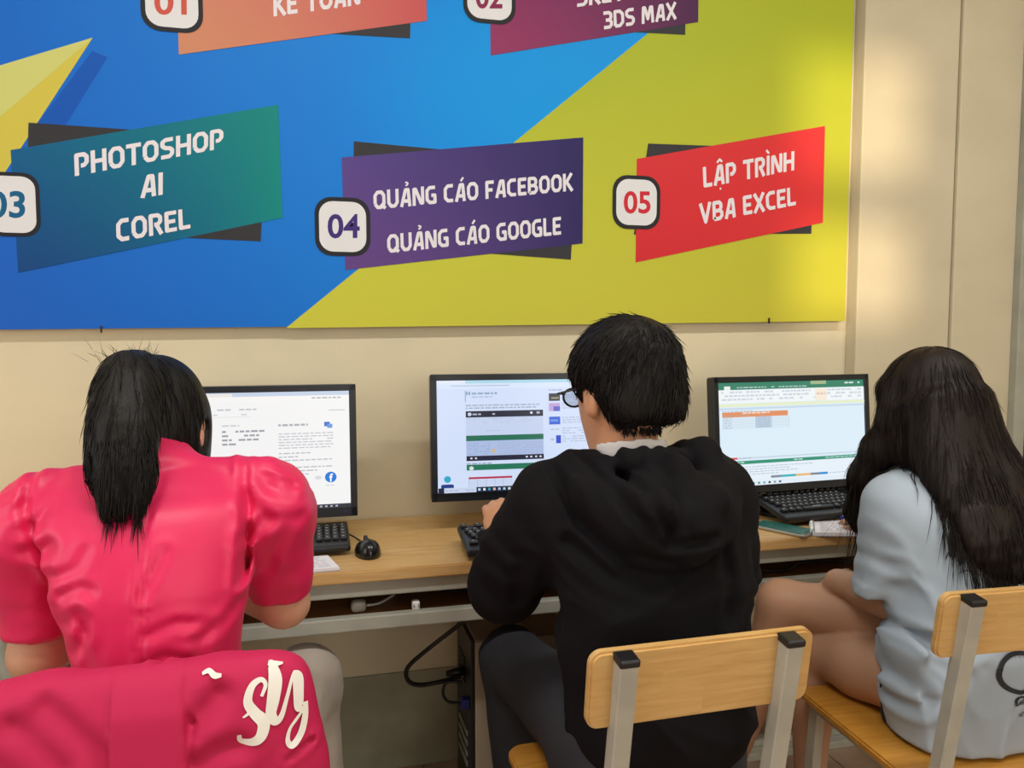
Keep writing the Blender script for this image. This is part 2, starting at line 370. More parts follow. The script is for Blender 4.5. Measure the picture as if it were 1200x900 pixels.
# rear wall behind the photographer with a small clear window that lets the low sun in
wr = struct(bpy.data.objects.new('wall_rear', None)); C.objects.link(wr)
SX, SZ = -1.05, 2.29      # centre of the small high window
for nm, c, s_ in (('wall_piece', ((XL + SX - .25)/2, YR - .05, ZC/2), (SX - .25 - XL, .1, ZC)), ('wall_piece', ((XR + SX + .25)/2, YR - .05, ZC/2), (XR - SX - .25, .1, ZC)),
                  ('wall_piece', (SX, YR - .05, (SZ - .42)/2), (.5, .1, SZ - .42)), ('wall_piece', (SX, YR - .05, (ZC + SZ + .42)/2), (.5, .1, ZC - SZ - .42))):
    box(nm, c, s_, M['wall'], wr, 0)
w3 = struct(bpy.data.objects.new('window_3', None)); C.objects.link(w3)
box('window_bar', (SX, YR - .03, SZ - 0.03), (.5, .05, .15), M['doorframe'], w3, .003)
box('window_bar', (SX - .235, YR - .03, SZ), (.03, .05, .84), M['doorframe'], w3, .003)
box('window_bar', (SX + .235, YR - .03, SZ), (.03, .05, .84), M['doorframe'], w3, .003)
for n_, (cx, cy, wx, wy) in enumerate(((XL + .01, -2.2, 0, 2.4), (1.5, YR + .01, 2.6, 0))):  # unseen frames added around the two area lights; no opening in the walls
    w = struct(bpy.data.objects.new('window_%d' % (n_ + 1), None)); C.objects.link(w)
    sx, sy = (wx + .1, .02) if wx else (.02, wy + .1)
    for zz in (0.97, 2.53): box('window_frame', (cx, cy, zz), (sx, sy, .06), M['doorframe'], w, .003)
    for k in (-1, 1):
        box('window_frame', (cx + k * (wx/2 + .03), cy + k * ((wy/2 + .03) if wy else 0), 1.75), ((.06, .02, 1.5) if wx else (.02, .06, 1.5)), M['doorframe'], w, .003)
# ceiling lamps, added for light: two twin tube fittings above the desks, out of the picture
def added_ceiling_lamp(x, y, e, lab):
    t = thing('ceiling_lamp', lab, 'lamp', (x, y, ZC), 0, 'tube lamps on the ceiling')
    box('housing', (0, 0, -.03), (1.25, .16, .06), M['white'], t, .006)
    tube('lamp_tube', [(-.6, 0, -.085), (.6, 0, -.085)], .016, M['lampglass'], t, 12)
    for k in (-1, 1): box('lamp_holder', (k * .61, 0, -.075), (.02, .05, .05), M['white'], t, .003)
    area('tube_light', (x, y, ZC - .12), (0, 0, 0), 1.2, .12, e, (1.0, 0.97, 0.92))
added_ceiling_lamp(-0.2, -1.7, 20, 'white tube lamp on the ceiling above the pink chair')
added_ceiling_lamp(1.6, -1.7, 18, 'white tube lamp on the ceiling above the wooden chairs')

# ------------------------------------------------------------------ banner
bn = thing('banner', 'large blue and yellow printed course banner mounted on the wall', 'banner', (0, 0, 0))
BT = 0.032
bm = bmesh.new()
bp_ = [(-0.864,1.289), (1.684,1.317), (1.684,2.563), (-0.815,2.395)]
vf = [bm.verts.new((p[0], -BT + .0005, p[1])) for p in bp_]; vb = [bm.verts.new((p[0], -.002, p[1])) for p in bp_]
bm.faces.new(vf); bm.faces.new(vb[::-1])
for k in range(4): bm.faces.new((vf[k], vb[k], vb[(k+1) % 4], vf[(k+1) % 4]))
bmesh.ops.recalc_face_normals(bm, faces=bm.faces)
from_bm('panel', bm, M['white'], bn)
pr = Print()
def blue(a, b):      # a left..right, b bottom..top
    c = mixc('1a64cc', '0892ee', a * 1.6 + b * .35 - .12); c2 = [x for x in c]
    t = max(0, 1 - ((a - .62) ** 2 / .06 + (b - .55) ** 2 / .12)); q = [0x00/255, 0x9c/255, 0xee/255]
    return [c2[k] * (1 - .8 * t) + q[k] * .8 * t for k in range(3)]
pr.grid(bp_, 28, 14, blue)
pr.grid([(-0.067,1.294), (1.684,1.317), (1.683,2.550), (1.406,2.517)], 14, 10, lambda a, b: mixc(mixc('cfcf45', 'c9c340', a), 'aebb2f', min(1, b * 1.6 * (1 - .3 * a))))
pr.poly([(-0.485,1.974), (-0.597,1.782), (-0.657,1.789), (-0.520,1.986)], '1059bd')
pr.poly([(-0.517,2.019), (-0.718,1.690), (-0.856,1.470), (-0.838,1.889)], 'd3c650')
pr.poly([(-0.517,2.019), (-0.731,1.811), (-0.845,1.717), (-0.838,1.889)], 'd0d37c')
pr.build('backdrop_print', M['banner'], bn, y0=-BT)
LAY = -BT - .0012
def course(box_, cols, blk, badge, digits, dq, dcol, texts):
    p = Print()
    p.poly(blk, '35363a')
    p.grid(box_, 10, 4, lambda a, b: mixc(mixc(cols[0], cols[1], a), cols[2], (1 - b) * .75 * (1 - a)))
    for t, q in texts: stroke_text(p, t, q, 'e9e6ee')
    p.build('course_box', M['banner'], bn, y0=LAY)
    b = Print(); (x0, z1), (x1, z0) = badge; w = x1 - x0
    b.rrect(x0, z0, x1, z1, w * .30, '26262c'); b.rrect(x0 + w*.075, z0 + w*.075, x1 - w*.075, z1 - w*.075, w * .25, 'e4e6ea')
    font_text(b, digits, dq, dcol, 0.022)
    b.build('number_badge', M['banner'], bn, y0=LAY - .0012)
course([(-0.706,1.432), (-0.070,1.589), (-0.075,1.885), (-0.711,1.732)], ('0d5f92', '028a84', '0d3f86'), [(-0.686,1.537), (-0.127,1.525), (-0.109,1.794), (-0.669,1.801)],
       ((-0.774,1.678), (-0.651,1.521)), '03', [(-0.768,1.564), (-0.685,1.567), (-0.682,1.634), (-0.765,1.630)], '12628f',
       [('PHOTOSHOP', [(-0.570,1.675), (-0.215,1.764), (-0.213,1.816), (-0.570,1.731)]), ('AI', [(-0.419,1.626), (-0.365,1.638), (-0.363,1.695), (-0.417,1.684)]),
        ('COREL', [(-0.479,1.512), (-0.300,1.554), (-0.301,1.606), (-0.479,1.571)])])
course([(0.093,1.453), (0.780,1.543), (0.780,1.850), (0.088,1.756)], ('5a4690', '2c2460', '6a4488'), [(0.113,1.526), (0.744,1.495), (0.759,1.778), (0.121,1.801)],
       ((0.014,1.649), (0.162,1.491)), '04', [(0.047,1.537), (0.133,1.540), (0.134,1.606), (0.048,1.603)], '3f2f7c',
       [('QUẢNG CÁO FACEBOOK', [(0.172,1.619), (0.749,1.695), (0.748,1.746), (0.171,1.670)]), ('QUẢNG CÁO GOOGLE', [(0.208,1.501), (0.714,1.567), (0.713,1.619), (0.207,1.552)])])
course([(0.949,1.491), (1.591,1.630), (1.589,1.933), (0.949,1.797)], ('d8333a', 'e03a3c', 'd42a34'), [(0.942,1.574), (1.550,1.594), (1.549,1.858), (0.985,1.844)],
       ((0.873,1.748), (1.026,1.590)), '05', [(0.908,1.634), (0.995,1.637), (0.994,1.704), (0.908,1.701)], 'cf2a3c',
       [('LẬP TRÌNH', [(1.169,1.721), (1.482,1.790), (1.481,1.849), (1.165,1.783)]), ('VBA EXCEL', [(1.159,1.611), (1.492,1.682), (1.488,1.739), (1.155,1.673)])])
course([(-0.317,1.994), (0.323,2.138), (0.320,2.374), (-0.318,2.235)], ('d48a74', 'c9585c', 'cf8f68'), [(-0.294,2.069), (0.276,2.087), (0.287,2.348), (-0.284,2.281)],
       ((-0.404,2.188), (-0.256,2.049)), '01', [(-0.372,2.087), (-0.295,2.094), (-0.294,2.158), (-0.371,2.150)], 'cf5a4c',
       [('KẾ TOÁN', [(-0.082,2.111), (0.144,2.163), (0.143,2.216), (-0.082,2.167)])])
course([(0.503,2.060), (1.142,2.211), (1.140,2.473), (0.501,2.323)], ('8a3064', '4c2350', '9a3a66'), [(0.528,2.145), (1.100,2.170), (1.105,2.444), (0.531,2.377)],
       ((0.425,2.287), (0.575,2.147)), '02', [(0.460,2.183), (0.537,2.190), (0.537,2.257), (0.460,2.249)], '8a2a52',
       [('3DS MAX', [(0.840,2.161), (1.071,2.213), (1.069,2.262), (0.837,2.212)]), ('SKETCHUP', [(0.756,2.216), (1.063,2.287), (1.062,2.336), (0.756,2.266)])])
for u in ((-0.522,-0.034,1.291), (1.404,-0.034,1.317)):     # small hooks that hold the lower edge
    box('hook', (u[0], -.036, u[2]), (.004, .006, .018), M['black'], bn, .001)

# ------------------------------------------------------------------ desk
dk = thing('computer_desk', 'long wooden computer desk on a grey steel frame along the wall', 'desk', (0, 0, 0))
bm = bmesh.new()
prof = [(-1.6, -.49), (1.98, -.49), (1.98, -.066), (1.708, -.066), (1.708, -.002), (-1.6, -.002)]
f0 = bm.faces.new([bm.verts.new((x, y, .722)) for x, y in prof])
ex = bmesh.ops.extrude_face_region(bm, geom=[f0]); bmesh.ops.translate(bm, vec=(0, 0, .028), verts=[g for g in ex['geom'] if isinstance(g, bmesh.types.BMVert)])
bmesh.ops.recalc_face_normals(bm, faces=bm.faces)
bmesh.ops.bevel(bm, geom=[e for e in bm.edges if abs(e.verts[0].co.z - e.verts[1].co.z) < 1e-6], offset=.003, segments=2, affect='EDGES')
from_bm('worktop', bm, M['wood'], dk)
box('front_rail', (.19, -.462, .703), (3.5, .025, .038), M['steel'], dk, .003)
box('shelf_rail', (.19, -.472, .625), (3.5, .025, .032), M['steel'], dk, .003)
box('shelf', (.19, -.25, .628), (3.5, .41, .016), M['shelfwood'], dk, .002)
for x in (-1.5, -.535, .72, 1.62):
    for y in (-.44, -.06): box('leg', (x, y, .36), (.04, .04, .722), M['steel'], dk, .003)
    box('foot_rail', (x, -.25, .10), (.03, .34, .03), M['steel'], dk, .003)
# bent steel tube hanging under the desk at the left
tb = tube('bent_tube', spline([(-.625, -.47, .70), (-.622, -.475, .62), (-.61, -.48, .575), (-.58, -.48, .548), (-.54, -.475, .545)], 6), .017, M['steel'], dk, 10)
# things on the under-desk shelf
def cable(name, lab, pts, r=.004, m='black'):
    o = tube(name, spline(pts, 8), r, M[m], None, 8); tag(o, lab, 'cable'); return o
cable('cable_bundle', 'black cables lying on the shelf under the desk', [(.02, -.30, .642), (.14, -.36, .647), (.25, -.30, .643), (.33, -.38, .646), (.42, -.33, .644)])
cable('cable', 'thin black cable on the shelf behind the girl', [(1.10, -.36, .641), (1.22, -.42, .642), (1.33, -.36, .641), (1.5, -.40, .642)])
plug = thing('wall_plug', 'small white plug lying on the shelf under the desk', 'plug', (.225, -.455, .6365))
box('plug_body', (0, 0, .012), (.018, .02, .022), M['white'], plug, .004)
for k in (-1, 1): box('prong', (k * .005, -.013, .014), (.003, .014, .005), M['chrome'], plug, .0008)
ad = thing('power_adapter', 'white rounded power adapter under the desk beside the pink sleeve', 'adapter', (.095, -.43, .6365))
box('adapter_body', (0, 0, .013), (.035, .03, .026), M['steel_light'], ad, .009)
tube('adapter_lead', spline([(.02, 0, .012), (.05, .03, .004), (.09, .08, .004)], 5), .003, M['white'], ad)
bag = thing('black_bag', 'black bag lying on the desk shelf beside the boy', 'bag', (1.02, -.27, .6365))
bm = bmesh.new(); bx(bm, (0, 0, .038), (.36, .22, .074), .03, seg=3); from_bm('bag_body', bm, M['black'], bag, True)
tube('bag_strap', spline([(-.14, -.105, .03), (-.05, -.13, .012), (.06, -.13, .012), (.14, -.105, .03)], 6), .006, M['black'], bag)

# ------------------------------------------------------------------ computer tower with its leads
ct = thing('computer_tower', 'black desktop computer tower standing on the floor under the desk', 'computer', (.52, -.24, 0), 0)
box('case', (0, 0, .265), (.26, .20, .47), M['case'], ct, .004)
box('rear_panel', (-.135, 0, .265), (.012, .196, .466), M['black'], ct, .002)
box('side_panel', (0, -.103, .265), (.262, .006, .466), M['case'], ct, .002)
for k in range(4): box('expansion_slot', (-.143, 0, .15 + .028 * k), (.004, .11, .014), M['chrome'], ct, .001)
bm = bmesh.new()
for k in range(6): bx(bm, (-.143, .02, .36 + k * .012), (.003, .09, .004))
from_bm('fan_grille', bm, M['black_gloss'], ct)
for sx in (-.1, .1):
    for sy in (-.07, .07): box('foot', (sx, sy, .015), (.03, .03, .03), M['black'], ct, .004)
pc = thing('power_cable', 'thick black power cord looping into the back of the tower', 'cable', (.37, -.25, .40))
tube('cord', [Vector(p) - Vector((.37, -.25, .40)) for p in spline([(0.359,-0.400,0.583), (0.341,-0.360,0.550), (0.269,-0.320,0.480), (0.223,-0.300,0.431), (0.224,-0.290,0.393), (0.256,-0.280,0.372), (0.320,-0.270,0.371), (.365, -.26, .375)], 8)], .006, M['black'], pc)
pts = [(-.04, 0, -.02), (.012, 0, -.015)]
tube('connector', pts, [.008, .014], M['black'], pc)
vg = thing('video_cable', 'thin black video cable with a blue plug in the tower', 'cable', (.37, -.25, .33))
tube('cord', [Vector(p) - Vector((.37, -.25, .33)) for p in spline([(0.362,-0.300,0.377), (0.324,-0.300,0.380), (0.313,-0.300,0.354), (0.326,-0.300,0.329), (0.360,-0.300,0.321)], 8)], .004, M['black'], vg)
v0 = Vector((0.360,-0.300,0.321)) - Vector((.37, -.25, .33))
box('plug', tuple(v0 + Vector((.016, 0, 0))), (.034, .03, .026), M['blue'], vg, .004)
pk = thing('floor_plank', 'pale weathered wooden strip lying on the floor by the wall', 'plank', (1.32, -.2, 0))
box('strip', (0, .02, .02), (.62, .035, .04), M['steel_light'], pk, .003); box('strip', (.02, -.02, .012), (.58, .035, .024), M['steel_light'], pk, .003)
cable('yellow_cable', 'thin yellow cable on the wall at the far left under the desk', [(-.75, -.01, .575), (-.68, -.012, .578), (-.55, -.01, .60)], .003, 'chairwood')
cable('wall_cable', 'black cable hanging under the desk at the far left', [(-.78, -.2, .50), (-.72, -.22, .55), (-.66, -.24, .585), (-.60, -.26, .61)], .006)

#%% MONITORS
MW, MH, BZ = .545, .337, .017
def monitor(loc, rz, label, draw, tilt=4, lift=.055):
    t = thing('monitor', label, 'monitor', loc, R(rz), 'computer monitors on the desk')
    rt = Matrix.Rotation(R(-tilt), 3, 'X'); zc = lift + MH/2
    def loc_rot(o):
        o.data.transform(Matrix.Translation((0, 0, lift)) @ rt.to_4x4() @ Matrix.Translation((0, 0, MH/2))); return o
    loc_rot(rounded_panel('casing', MW, MH, .03, .008, M['bezel'], t, (0, 0.004, 0), bev=.002))
    hump = loc_rot(box('rear_shell', (0, .032, -.01), (MW * .62, .035, MH * .62), M['bezel'], t, .012))
    bm = bmesh.new(); w, h = MW, MH
    for c, s_ in (((0, -.0125, h/2 - BZ/2), (w - .002, .009, BZ)), ((0, -.0125, -h/2 + BZ*.7), (w - .002, .009, BZ*1.4)), ((-w/2 + BZ/2, -.0125, 0), (BZ, .009, h - .002)), ((w/2 - BZ/2, -.0125, 0), (BZ, .009, h - .002))):
        bx(bm, c, s_, .0015)
    loc_rot(from_bm('bezel', bm, M['bezel'], t))
    p = Print(); draw(p)      # screen coordinates 0..1 from the top left
    sw, sh = w - 2 * BZ, h - 2.4 * BZ
    p.v = [((x - .5) * sw, y, (.5 - z) * sh + BZ * .2) for x, y, z in p.v]
    loc_rot(p.build('screen', M['screen'], t, y0=-.0125))
    led = loc_rot(box('power_light', (w/2 - .03, -.0172, -h/2 + .012), (.006, .002, .004), M['blue'], t, .0005))
    box('stand_neck', (0, .035, (lift + .08) / 2), (.07, .018, lift + .08), M['black'], t, .004)
    v, f = [], []
    for zz, k in ((0, 1), (.012, 1), (.02, .86)):
        v += [(.12 * k * math.cos(2*math.pi*i/32), .01 + .085 * k * math.sin(2*math.pi*i/32), zz) for i in range(32)]
    for q in range(2): f += [(q*32+i, q*32+(i+1) % 32, q*32+32+(i+1) % 32, q*32+32+i) for i in range(32)]
    f += [tuple(range(64, 96)), tuple(range(31, -1, -1))]
    from_pd('stand_base', v, f, M['black'], t)
    return t
def words(p, x0, x1, y, h, col, rnd, dens=.85):
    col = tuple(mixc(col, 'dfe4ee', .42))
    x = x0; p.layer += 1
    while x < x1 - .008:
        w = min(rnd.uniform(.012, .034), x1 - x)
        if rnd.random() < dens: p.rect(x, y, x + w, y + h, col, up=False)
        x += w + .006
def scr_left(p):
    r = random.Random(3)
    p.rect(0, 0, 1, 1, 'f1f1f1'); p.rect(0, 0, 1, .035, 'c3d0e4'); p.rect(.2, .008, .45, .035, 'e9e4df'); p.rect(0, .035, 1, .075, 'f4f2f0')
    words(p, .82, .96, .05, .012, '8d8f96', r)
    words(p, .38, .56, .135, .012, 'a3a5aa', r); p.rect(0, .2, .53, .203, 'cfd2d6'); words(p, .02, .56, .178, .01, 'b7b9be', r)
    words(p, .40, .48, .268, .012, 'b5b8bd', r)
    for k, (y, e) in enumerate(((.315, .60), (.35, .57), (.385, .57), (.42, .47))): words(p, .40, e, y, .016, '6e7076', r, .95)
    for k in range(3): words(p, .22, .31, .36 + .04 * k, .014, '8a8c92', r)
    words(p, .66, .80, .272, .018, '87898f', r, 1); p.rect(.90, .16, .98, .166, 'b8bac0')
    p.rect(.878, .262, .905, .30, '3a6ec8'); p.rect(.892, .28, .917, .315, '6b97dd')
    for k in range(6): words(p, .66, .92, .35 + .024 * k, .009, 'a7a9ae', r, .95)
    for k, e in enumerate((.81, .76, .92, .72, .92, .84, .80)): words(p, .66, e, .515 + .03 * k, .010, '9a9ca2', r, .95)
    p.rrect(.83, .72, .86, .75, .01, 'd5d8dc'); p.disc(.905, .735, .028, .046, '1877d6'); font_text(p, 'f', [(.898, .775), (.915, .775), (.915, .705), (.898, .705)], 'ffffff', .03)
    words(p, .88, .93, .80, .008, 'b5b7bc', r)
    p.rect(0, .965, 1, 1, '2a2f3a')
    for k in range(6): p.rect(.80 + .025 * k, .975, .812 + .025 * k, .99, 'a8adb8')
def scr_mid(p):
    r = random.Random(5); X = lambda z: (z - 80) / 835; Y = lambda z: (z - 100) / 492
    p.rect(0, 0, 1, 1, 'cfdcf6'); p.rect(0, 0, 1, .028, 'a9d4e6'); p.rect(0, 0, .15, .028, 'dfe6f5'); p.rect(0, .028, 1, .075, 'd6e2f8'); p.rect(X(140), .045, X(400), .052, 'a6b6d0')
    p.rect(X(203), Y(145), X(206), Y(195), '4c9ba8'); p.rect(X(209), Y(150), X(214), Y(165), '3d7f9c'); p.rect(X(220), Y(150), X(225), Y(165), '3d7f9c')
    words(p, X(232), X(345), Y(154), .018, '5b7fa5', r, 1); words(p, X(232), X(342), Y(171), .012, '8aa0c4', r)
    words(p, X(205), X(545), Y(208), .012, '7886a3', r, 1); words(p, X(205), X(520), Y(220), .012, '7886a3', r, 1)
    p.rect(X(205), Y(236), X(550), Y(455), 'c3d0ec'); p.rect(X(205), Y(236), X(550), Y(264), '1c2136'); p.disc(X(222), Y(250), .01, .016, 'c9d2e6'); words(p, X(235), X(380), Y(247), .014, '8e96ad', r)
    p.disc(X(497), Y(248), .007, .011, 'dfe6f5'); p.rect(X(520), Y(243), X(535), Y(253), 'a9b2c9')
    for k in range(3): words(p, X(210), X(500), Y(268 + 9 * k), .008, '9fb0d2', r, .7)
    words(p, X(292), X(355), Y(322), .008, '93a3c6', r); p.rect(X(205), Y(344), X(550), Y(368), '1d6b52')
    p.rect(X(205), Y(368), X(550), Y(434), 'a9bbe0')
    for k in range(5): words(p, X(212), X(310), Y(378 + 11 * k), .013, '6f8dc4', r); words(p, X(345), X(545), Y(378 + 11 * k), .013, '7c93c6', r)
    p.rect(X(320), Y(405), X(330), Y(422), 'd8b25c'); p.rect(X(205), Y(434), X(550), Y(456), '20223a')
    for z in (222, 242, 468, 488, 510, 530): p.rect(X(z), Y(441), X(z + 9), Y(448), 'd5daea')
    words(p, X(205), X(315), Y(465), .012, '69779a', r, 1); p.rect(X(205), Y(472), X(550), Y(497), '1f7256'); p.disc(X(226), Y(488), .012, .018, 'cfe0dd')
    p.rect(X(213), Y(527), X(405), Y(536), 'b23452')
    for k in range(4): p.rect(X(213), Y(543 + 8*k), X(405), Y(544.5 + 8*k), '98a4c4')
    for k in range(6): p.rect(X(213 + 38*k), Y(536), X(214.5 + 38*k), Y(570), '98a4c4')
    words(p, X(575), X(660), Y(145), .012, '7f92b6', r)
    p.rect(X(575), Y(163), X(625), Y(197), '22283a'); p.rect(X(585), Y(180), X(620), Y(188), '8c8a68')
    p.rect(X(575), Y(207), X(625), Y(243), 'bb9fd2'); p.rect(X(595), Y(222), X(625), Y(243), '5a5fc4')
    p.rect(X(575), Y(268), X(625), Y(303), '2f5fd0'); p.rect(X(580), Y(280), X(615), Y(290), '6c92e2')
    words(p, X(580), X(620), Y(322), .012, '98a8c6', r); p.rect(X(605), Y(352), X(627), Y(388), '2449c8'); words(p, X(580), X(602), Y(365), .02, '92a2c6', r)
    for b_ in (168, 205, 270, 318, 355):
        for k in range(3): words(p, X(633), X(790), Y(b_ + 11 * k), .010, '8fa0c4', r, .9)
    p.disc(X(120), Y(532), .018, .03, '2fa3c9'); p.rrect(X(92), Y(554), X(147), Y(576), .012, '1d3a86')
    p.rect(0, .955, 1, 1, 'c6d2ea'); p.rect(0, .955, .03, 1, '1a2138'); words(p, X(110), X(235), Y(580), .01, '8090b0', r); p.rect(X(245), .955, 1, 1, '15243e')
    for k in range(7): p.rect(X(252 + 22 * k), .967, X(263 + 22 * k), .988, ('b9d4e6', 'e0e4ea', '3f9fb0', 'e0b8a8', 'a9c0e0', 'b0c8d0', 'd0d8e0')[k])
def scr_right(p):
    r = random.Random(8)
    p.rect(0, 0, 1, 1, 'd9ebf7'); p.rect(0, 0, 1, .07, '2f7f66'); p.rect(.04, .035, .08, .07, 'e6efe9'); words(p, .1, .6, .045, .01, '9cc7b8', r); p.rect(.62, .0, .73, .035, '9fb58a'); words(p, .84, .98, .02, .015, 'd8e8e0', r)
    p.rect(0, .07, 1, .20, 'eef3f5')
    for k in range(3): words(p, .02, .98, .085 + .035 * k, .018, 'b9c8d6', r, .75)
    p.rect(.65, .08, .73, .20, 'f3e7d6'); words(p, .66, .72, .12, .02, 'e0a48e', r, 1)
    p.rect(0, .205, 1, .235, 'e3ebc9'); p.rect(0, .245, 1, .262, 'c2d6e8'); words(p, .02, .22, .27, .012, 'a9bccf', r)
    p.rect(.02, .285, .455, .335, 'e08f62'); words(p, .15, .33, .292, .012, 'f3d9c6', r, 1); words(p, .03, .3, .315, .012, 'b06a44', r)
    p.rect(.02, .335, .455, .445, 'd6e6f2'); p.rect(.235, .335, .34, .445, 'b7cbdc')
    for k in range(5): p.rect(.02, .357 + .022 * k, .455, .3585 + .022 * k, 'a8bdd0'); words(p, .03, .08, .342 + .022 * k, .008, '8ca2b8', r, 1); words(p, .25, .33, .342 + .022 * k, .008, '7f98b4', r, 1)
    for x in (.02, .235, .34, .455): p.rect(x, .335, x + .002, .445, '9fb6ca')
    p.rect(0, .725, 1, .74, 'c6d6e2'); p.rect(.05, .722, .105, .742, 'e0564e'); words(p, .11, .2, .727, .01, '8ea0b0', r)
    p.rect(0, .758, 1, .79, '2c8f74'); words(p, .02, .15, .768, .01, 'bfe0d4', r); words(p, .48, .54, .768, .01, 'bfe0d4', r); words(p, .7, .98, .768, .01, '8cc4b2', r)
    p.rect(0, .79, 1, .965, 'e3eef8')
    for k, e in enumerate((.62, .45, .5, .38)): words(p, .12, e, .815 + .024 * k, .008, '97aabd', r, 1)
    for x0, x1, c in ((.32, .39, '7d8a99'), (.39, .49, '35b3b8'), (.49, .59, 'e6b77a'), (.59, .65, '7a8796'), (.65, .71, '2f8fd0')): p.rect(x0, .915, x1, .938, c)
    words(p, .72, .98, .922, .01, 'a9bac9', r); p.rect(0, .955, 1, 1, 'dfeaf4')
    for k in range(7): p.rect(.16 + .035 * k, .968, .175 + .035 * k, .988, ('c05a4e', '3f6f9c', '3a9a6c', '6aa0d0', '2c3e50', '7f8fa0', '335577')[k])
    for k in range(4): p.rect(.9 + .022 * k, .972, .91 + .022 * k, .985, '8ea0b0')
monitor((-.166, -.22, .75), 0, 'monitor showing a white web page behind the woman in pink', scr_left, 3, .065)
monitor((.572, -.22, .75), -3, 'monitor showing a blue-white page with video behind the boy in black', scr_mid, 4, .085)
monitor((1.372, -.235, .75), 4, 'monitor showing a green spreadsheet in front of the long-haired girl', scr_right, 5, .068)

# ------------------------------------------------------------------ keyboards
def keyboard(loc, rz, label, pitch):
    t = thing('keyboard', label, 'keyboard', loc, R(rz), 'black keyboards on the desk')
    t.rotation_euler = (R(pitch), 0, R(rz))
    bm = bmesh.new(); bx(bm, (0, 0, .010), (.45, .165, .018), .006); from_bm('keyboard_body', bm, M['black'], t)
    bm = bmesh.new(); bk = bmesh.new()
    rows = [(.066, 15, .022), (.038, 15, .019), (.019, 14, .019), (0, 13, .019), (-.019, 12, .019), (-.038, 0, 0)]
    def key(x, y, w):
        bx(bm, (x, y, .0225), (w - .003, .0155, .008), .0018, seg=1)
        q = [bk.verts.new((x - w*.18, y + .0005, .0269)), bk.verts.new((x + w*.10, y + .0005, .0269)), bk.verts.new((x + w*.10, y + .004, .0269)), bk.verts.new((x - w*.18, y + .004, .0269))]; bk.faces.new(q)
    for k in range(13): key(-.205 + k * .0215 + (.008 * (k > 0)) + .006 * ((k - 1) // 4), .066, .019)
    for y, n, off in ((.036, 14, 0), (.017, 14, .005), (-.002, 13, .010), (-.021, 12, .018)):
        for k in range(n): key(-.205 + k * .019 + off, y, .019)
    for x, w in ((-.203, .024), (-.178, .022), (-.154, .022), (-.088, .105), (-.022, .022), (.003, .022), (.03, .024), (.056, .022)): key(x, -.041, w)
    for y in (.066, .036, .017, -.041):
        for k in range(3): key(.088 + k * .019, y, .019)
    key(.107, -.021, .019)
    for y in (.036, .017, -.002, -.021, -.041):
        for k in range(4): key(.153 + k * .019, y, .019)
    a = from_bm('keys', bm, M['key'], t); a['kind'] = 'stuff'; b = from_bm('key_legends', bk, M['keymark'], t); b['kind'] = 'stuff'
    for k in (-1, 1): box('foot', (k * .19, .07, .001 - .008 * (pitch > 5)), (.02, .01, .02 + .01 * (pitch > 5)), M['black'], t, .002)
    return t
keyboard((-.143, -.283, .768), 0, 'black keyboard in front of the web page monitor, beside the mouse', 7)
keyboard((.57, -.41, .768), -2, 'black keyboard under the hand of the boy in black', 7)
keyboard((1.46, -.295, .777), 5, 'black keyboard with pale key legends propped below the spreadsheet monitor', 12)

# mouse
ms = thing('mouse', 'black wired mouse on the desk right of the pink sleeve', 'mouse', (.122, -.36, .75), R(5))
v, f = [], []; n, k_ = 20, 9
for j in range(k_):
    a = (j / (k_ - 1)) * math.pi / 2; zz = .036 * math.sin(a); rr = math.cos(a) ** .6 if j < k_ - 1 else .02
    for i in range(n):
        q = 2 * math.pi * i / n; v.append((.031 * rr * math.cos(q), .054 * rr * math.sin(q) - .004 * zz / .036, zz * (1 - .18 * math.sin(q))))
for j in range(k_ - 1): f += [(j*n+i, j*n+(i+1) % n, (j+1)*n+(i+1) % n, (j+1)*n+i) for i in range(n)]
f += [tuple(range(n-1, -1, -1)), tuple(range((k_-1)*n, k_*n))]
from_pd('shell', v, f, M['black_gloss'], ms, True)
v, f = tube_data([(-.004, .03, .029), (.004, .03, .029)], .009, 12); from_pd('scroll_wheel', v, f, M['key'], ms, True)
tube('cord', spline([(0, .052, .008), (-.002, .10, .006), (-.03, .17, .012), (-.09, .20, .03)], 6), .0022, M['black'], ms)
def notebook(name, lab, pts, h, cat, lines=7):
    """paper pad from four desk corners, ruled with faint ink lines"""
    cx = sum(p[0] for p in pts) / 4; cy = sum(p[1] for p in pts) / 4
    t = thing(name, lab, cat, (cx, cy, .7503)); L = [(p[0] - cx, p[1] - cy) for p in pts]
    for nm, z0, z1, k, m in (('cover', 0, .002, 1.012, 'ink'), ('pages', .002, h, 1.0, 'paper')):
        bm = bmesh.new(); fa = bm.faces.new([bm.verts.new((x * k, y * k, z0)) for x, y in L])
        ex = bmesh.ops.extrude_face_region(bm, geom=[fa]); bmesh.ops.translate(bm, vec=(0, 0, z1 - z0), verts=[g for g in ex['geom'] if isinstance(g, bmesh.types.BMVert)])
        bmesh.ops.recalc_face_normals(bm, faces=bm.faces); from_bm(nm, bm, M[m], t)
    bm = bmesh.new(); r = random.Random(4)
    for k in range(lines):
        b = (k + 1) / (lines + 1); A = .08
        while A < .88:
            e = min(.92, A + r.uniform(.04, .14))
            q = [(a_, b_) for a_, b_ in ((A, b), (e, b), (e, b + .022), (A, b + .022))]
            bm.faces.new([bm.verts.new((L[0][0]*(1-a_)*(1-b_) + L[1][0]*a_*(1-b_) + L[2][0]*a_*b_ + L[3][0]*(1-a_)*b_, L[0][1]*(1-a_)*(1-b_) + L[1][1]*a_*(1-b_) + L[2][1]*a_*b_ + L[3][1]*(1-a_)*b_, h + .0003)) for a_, b_ in q]); A = e + .03
    from_bm('handwriting', bm, M['ink'], t); return t
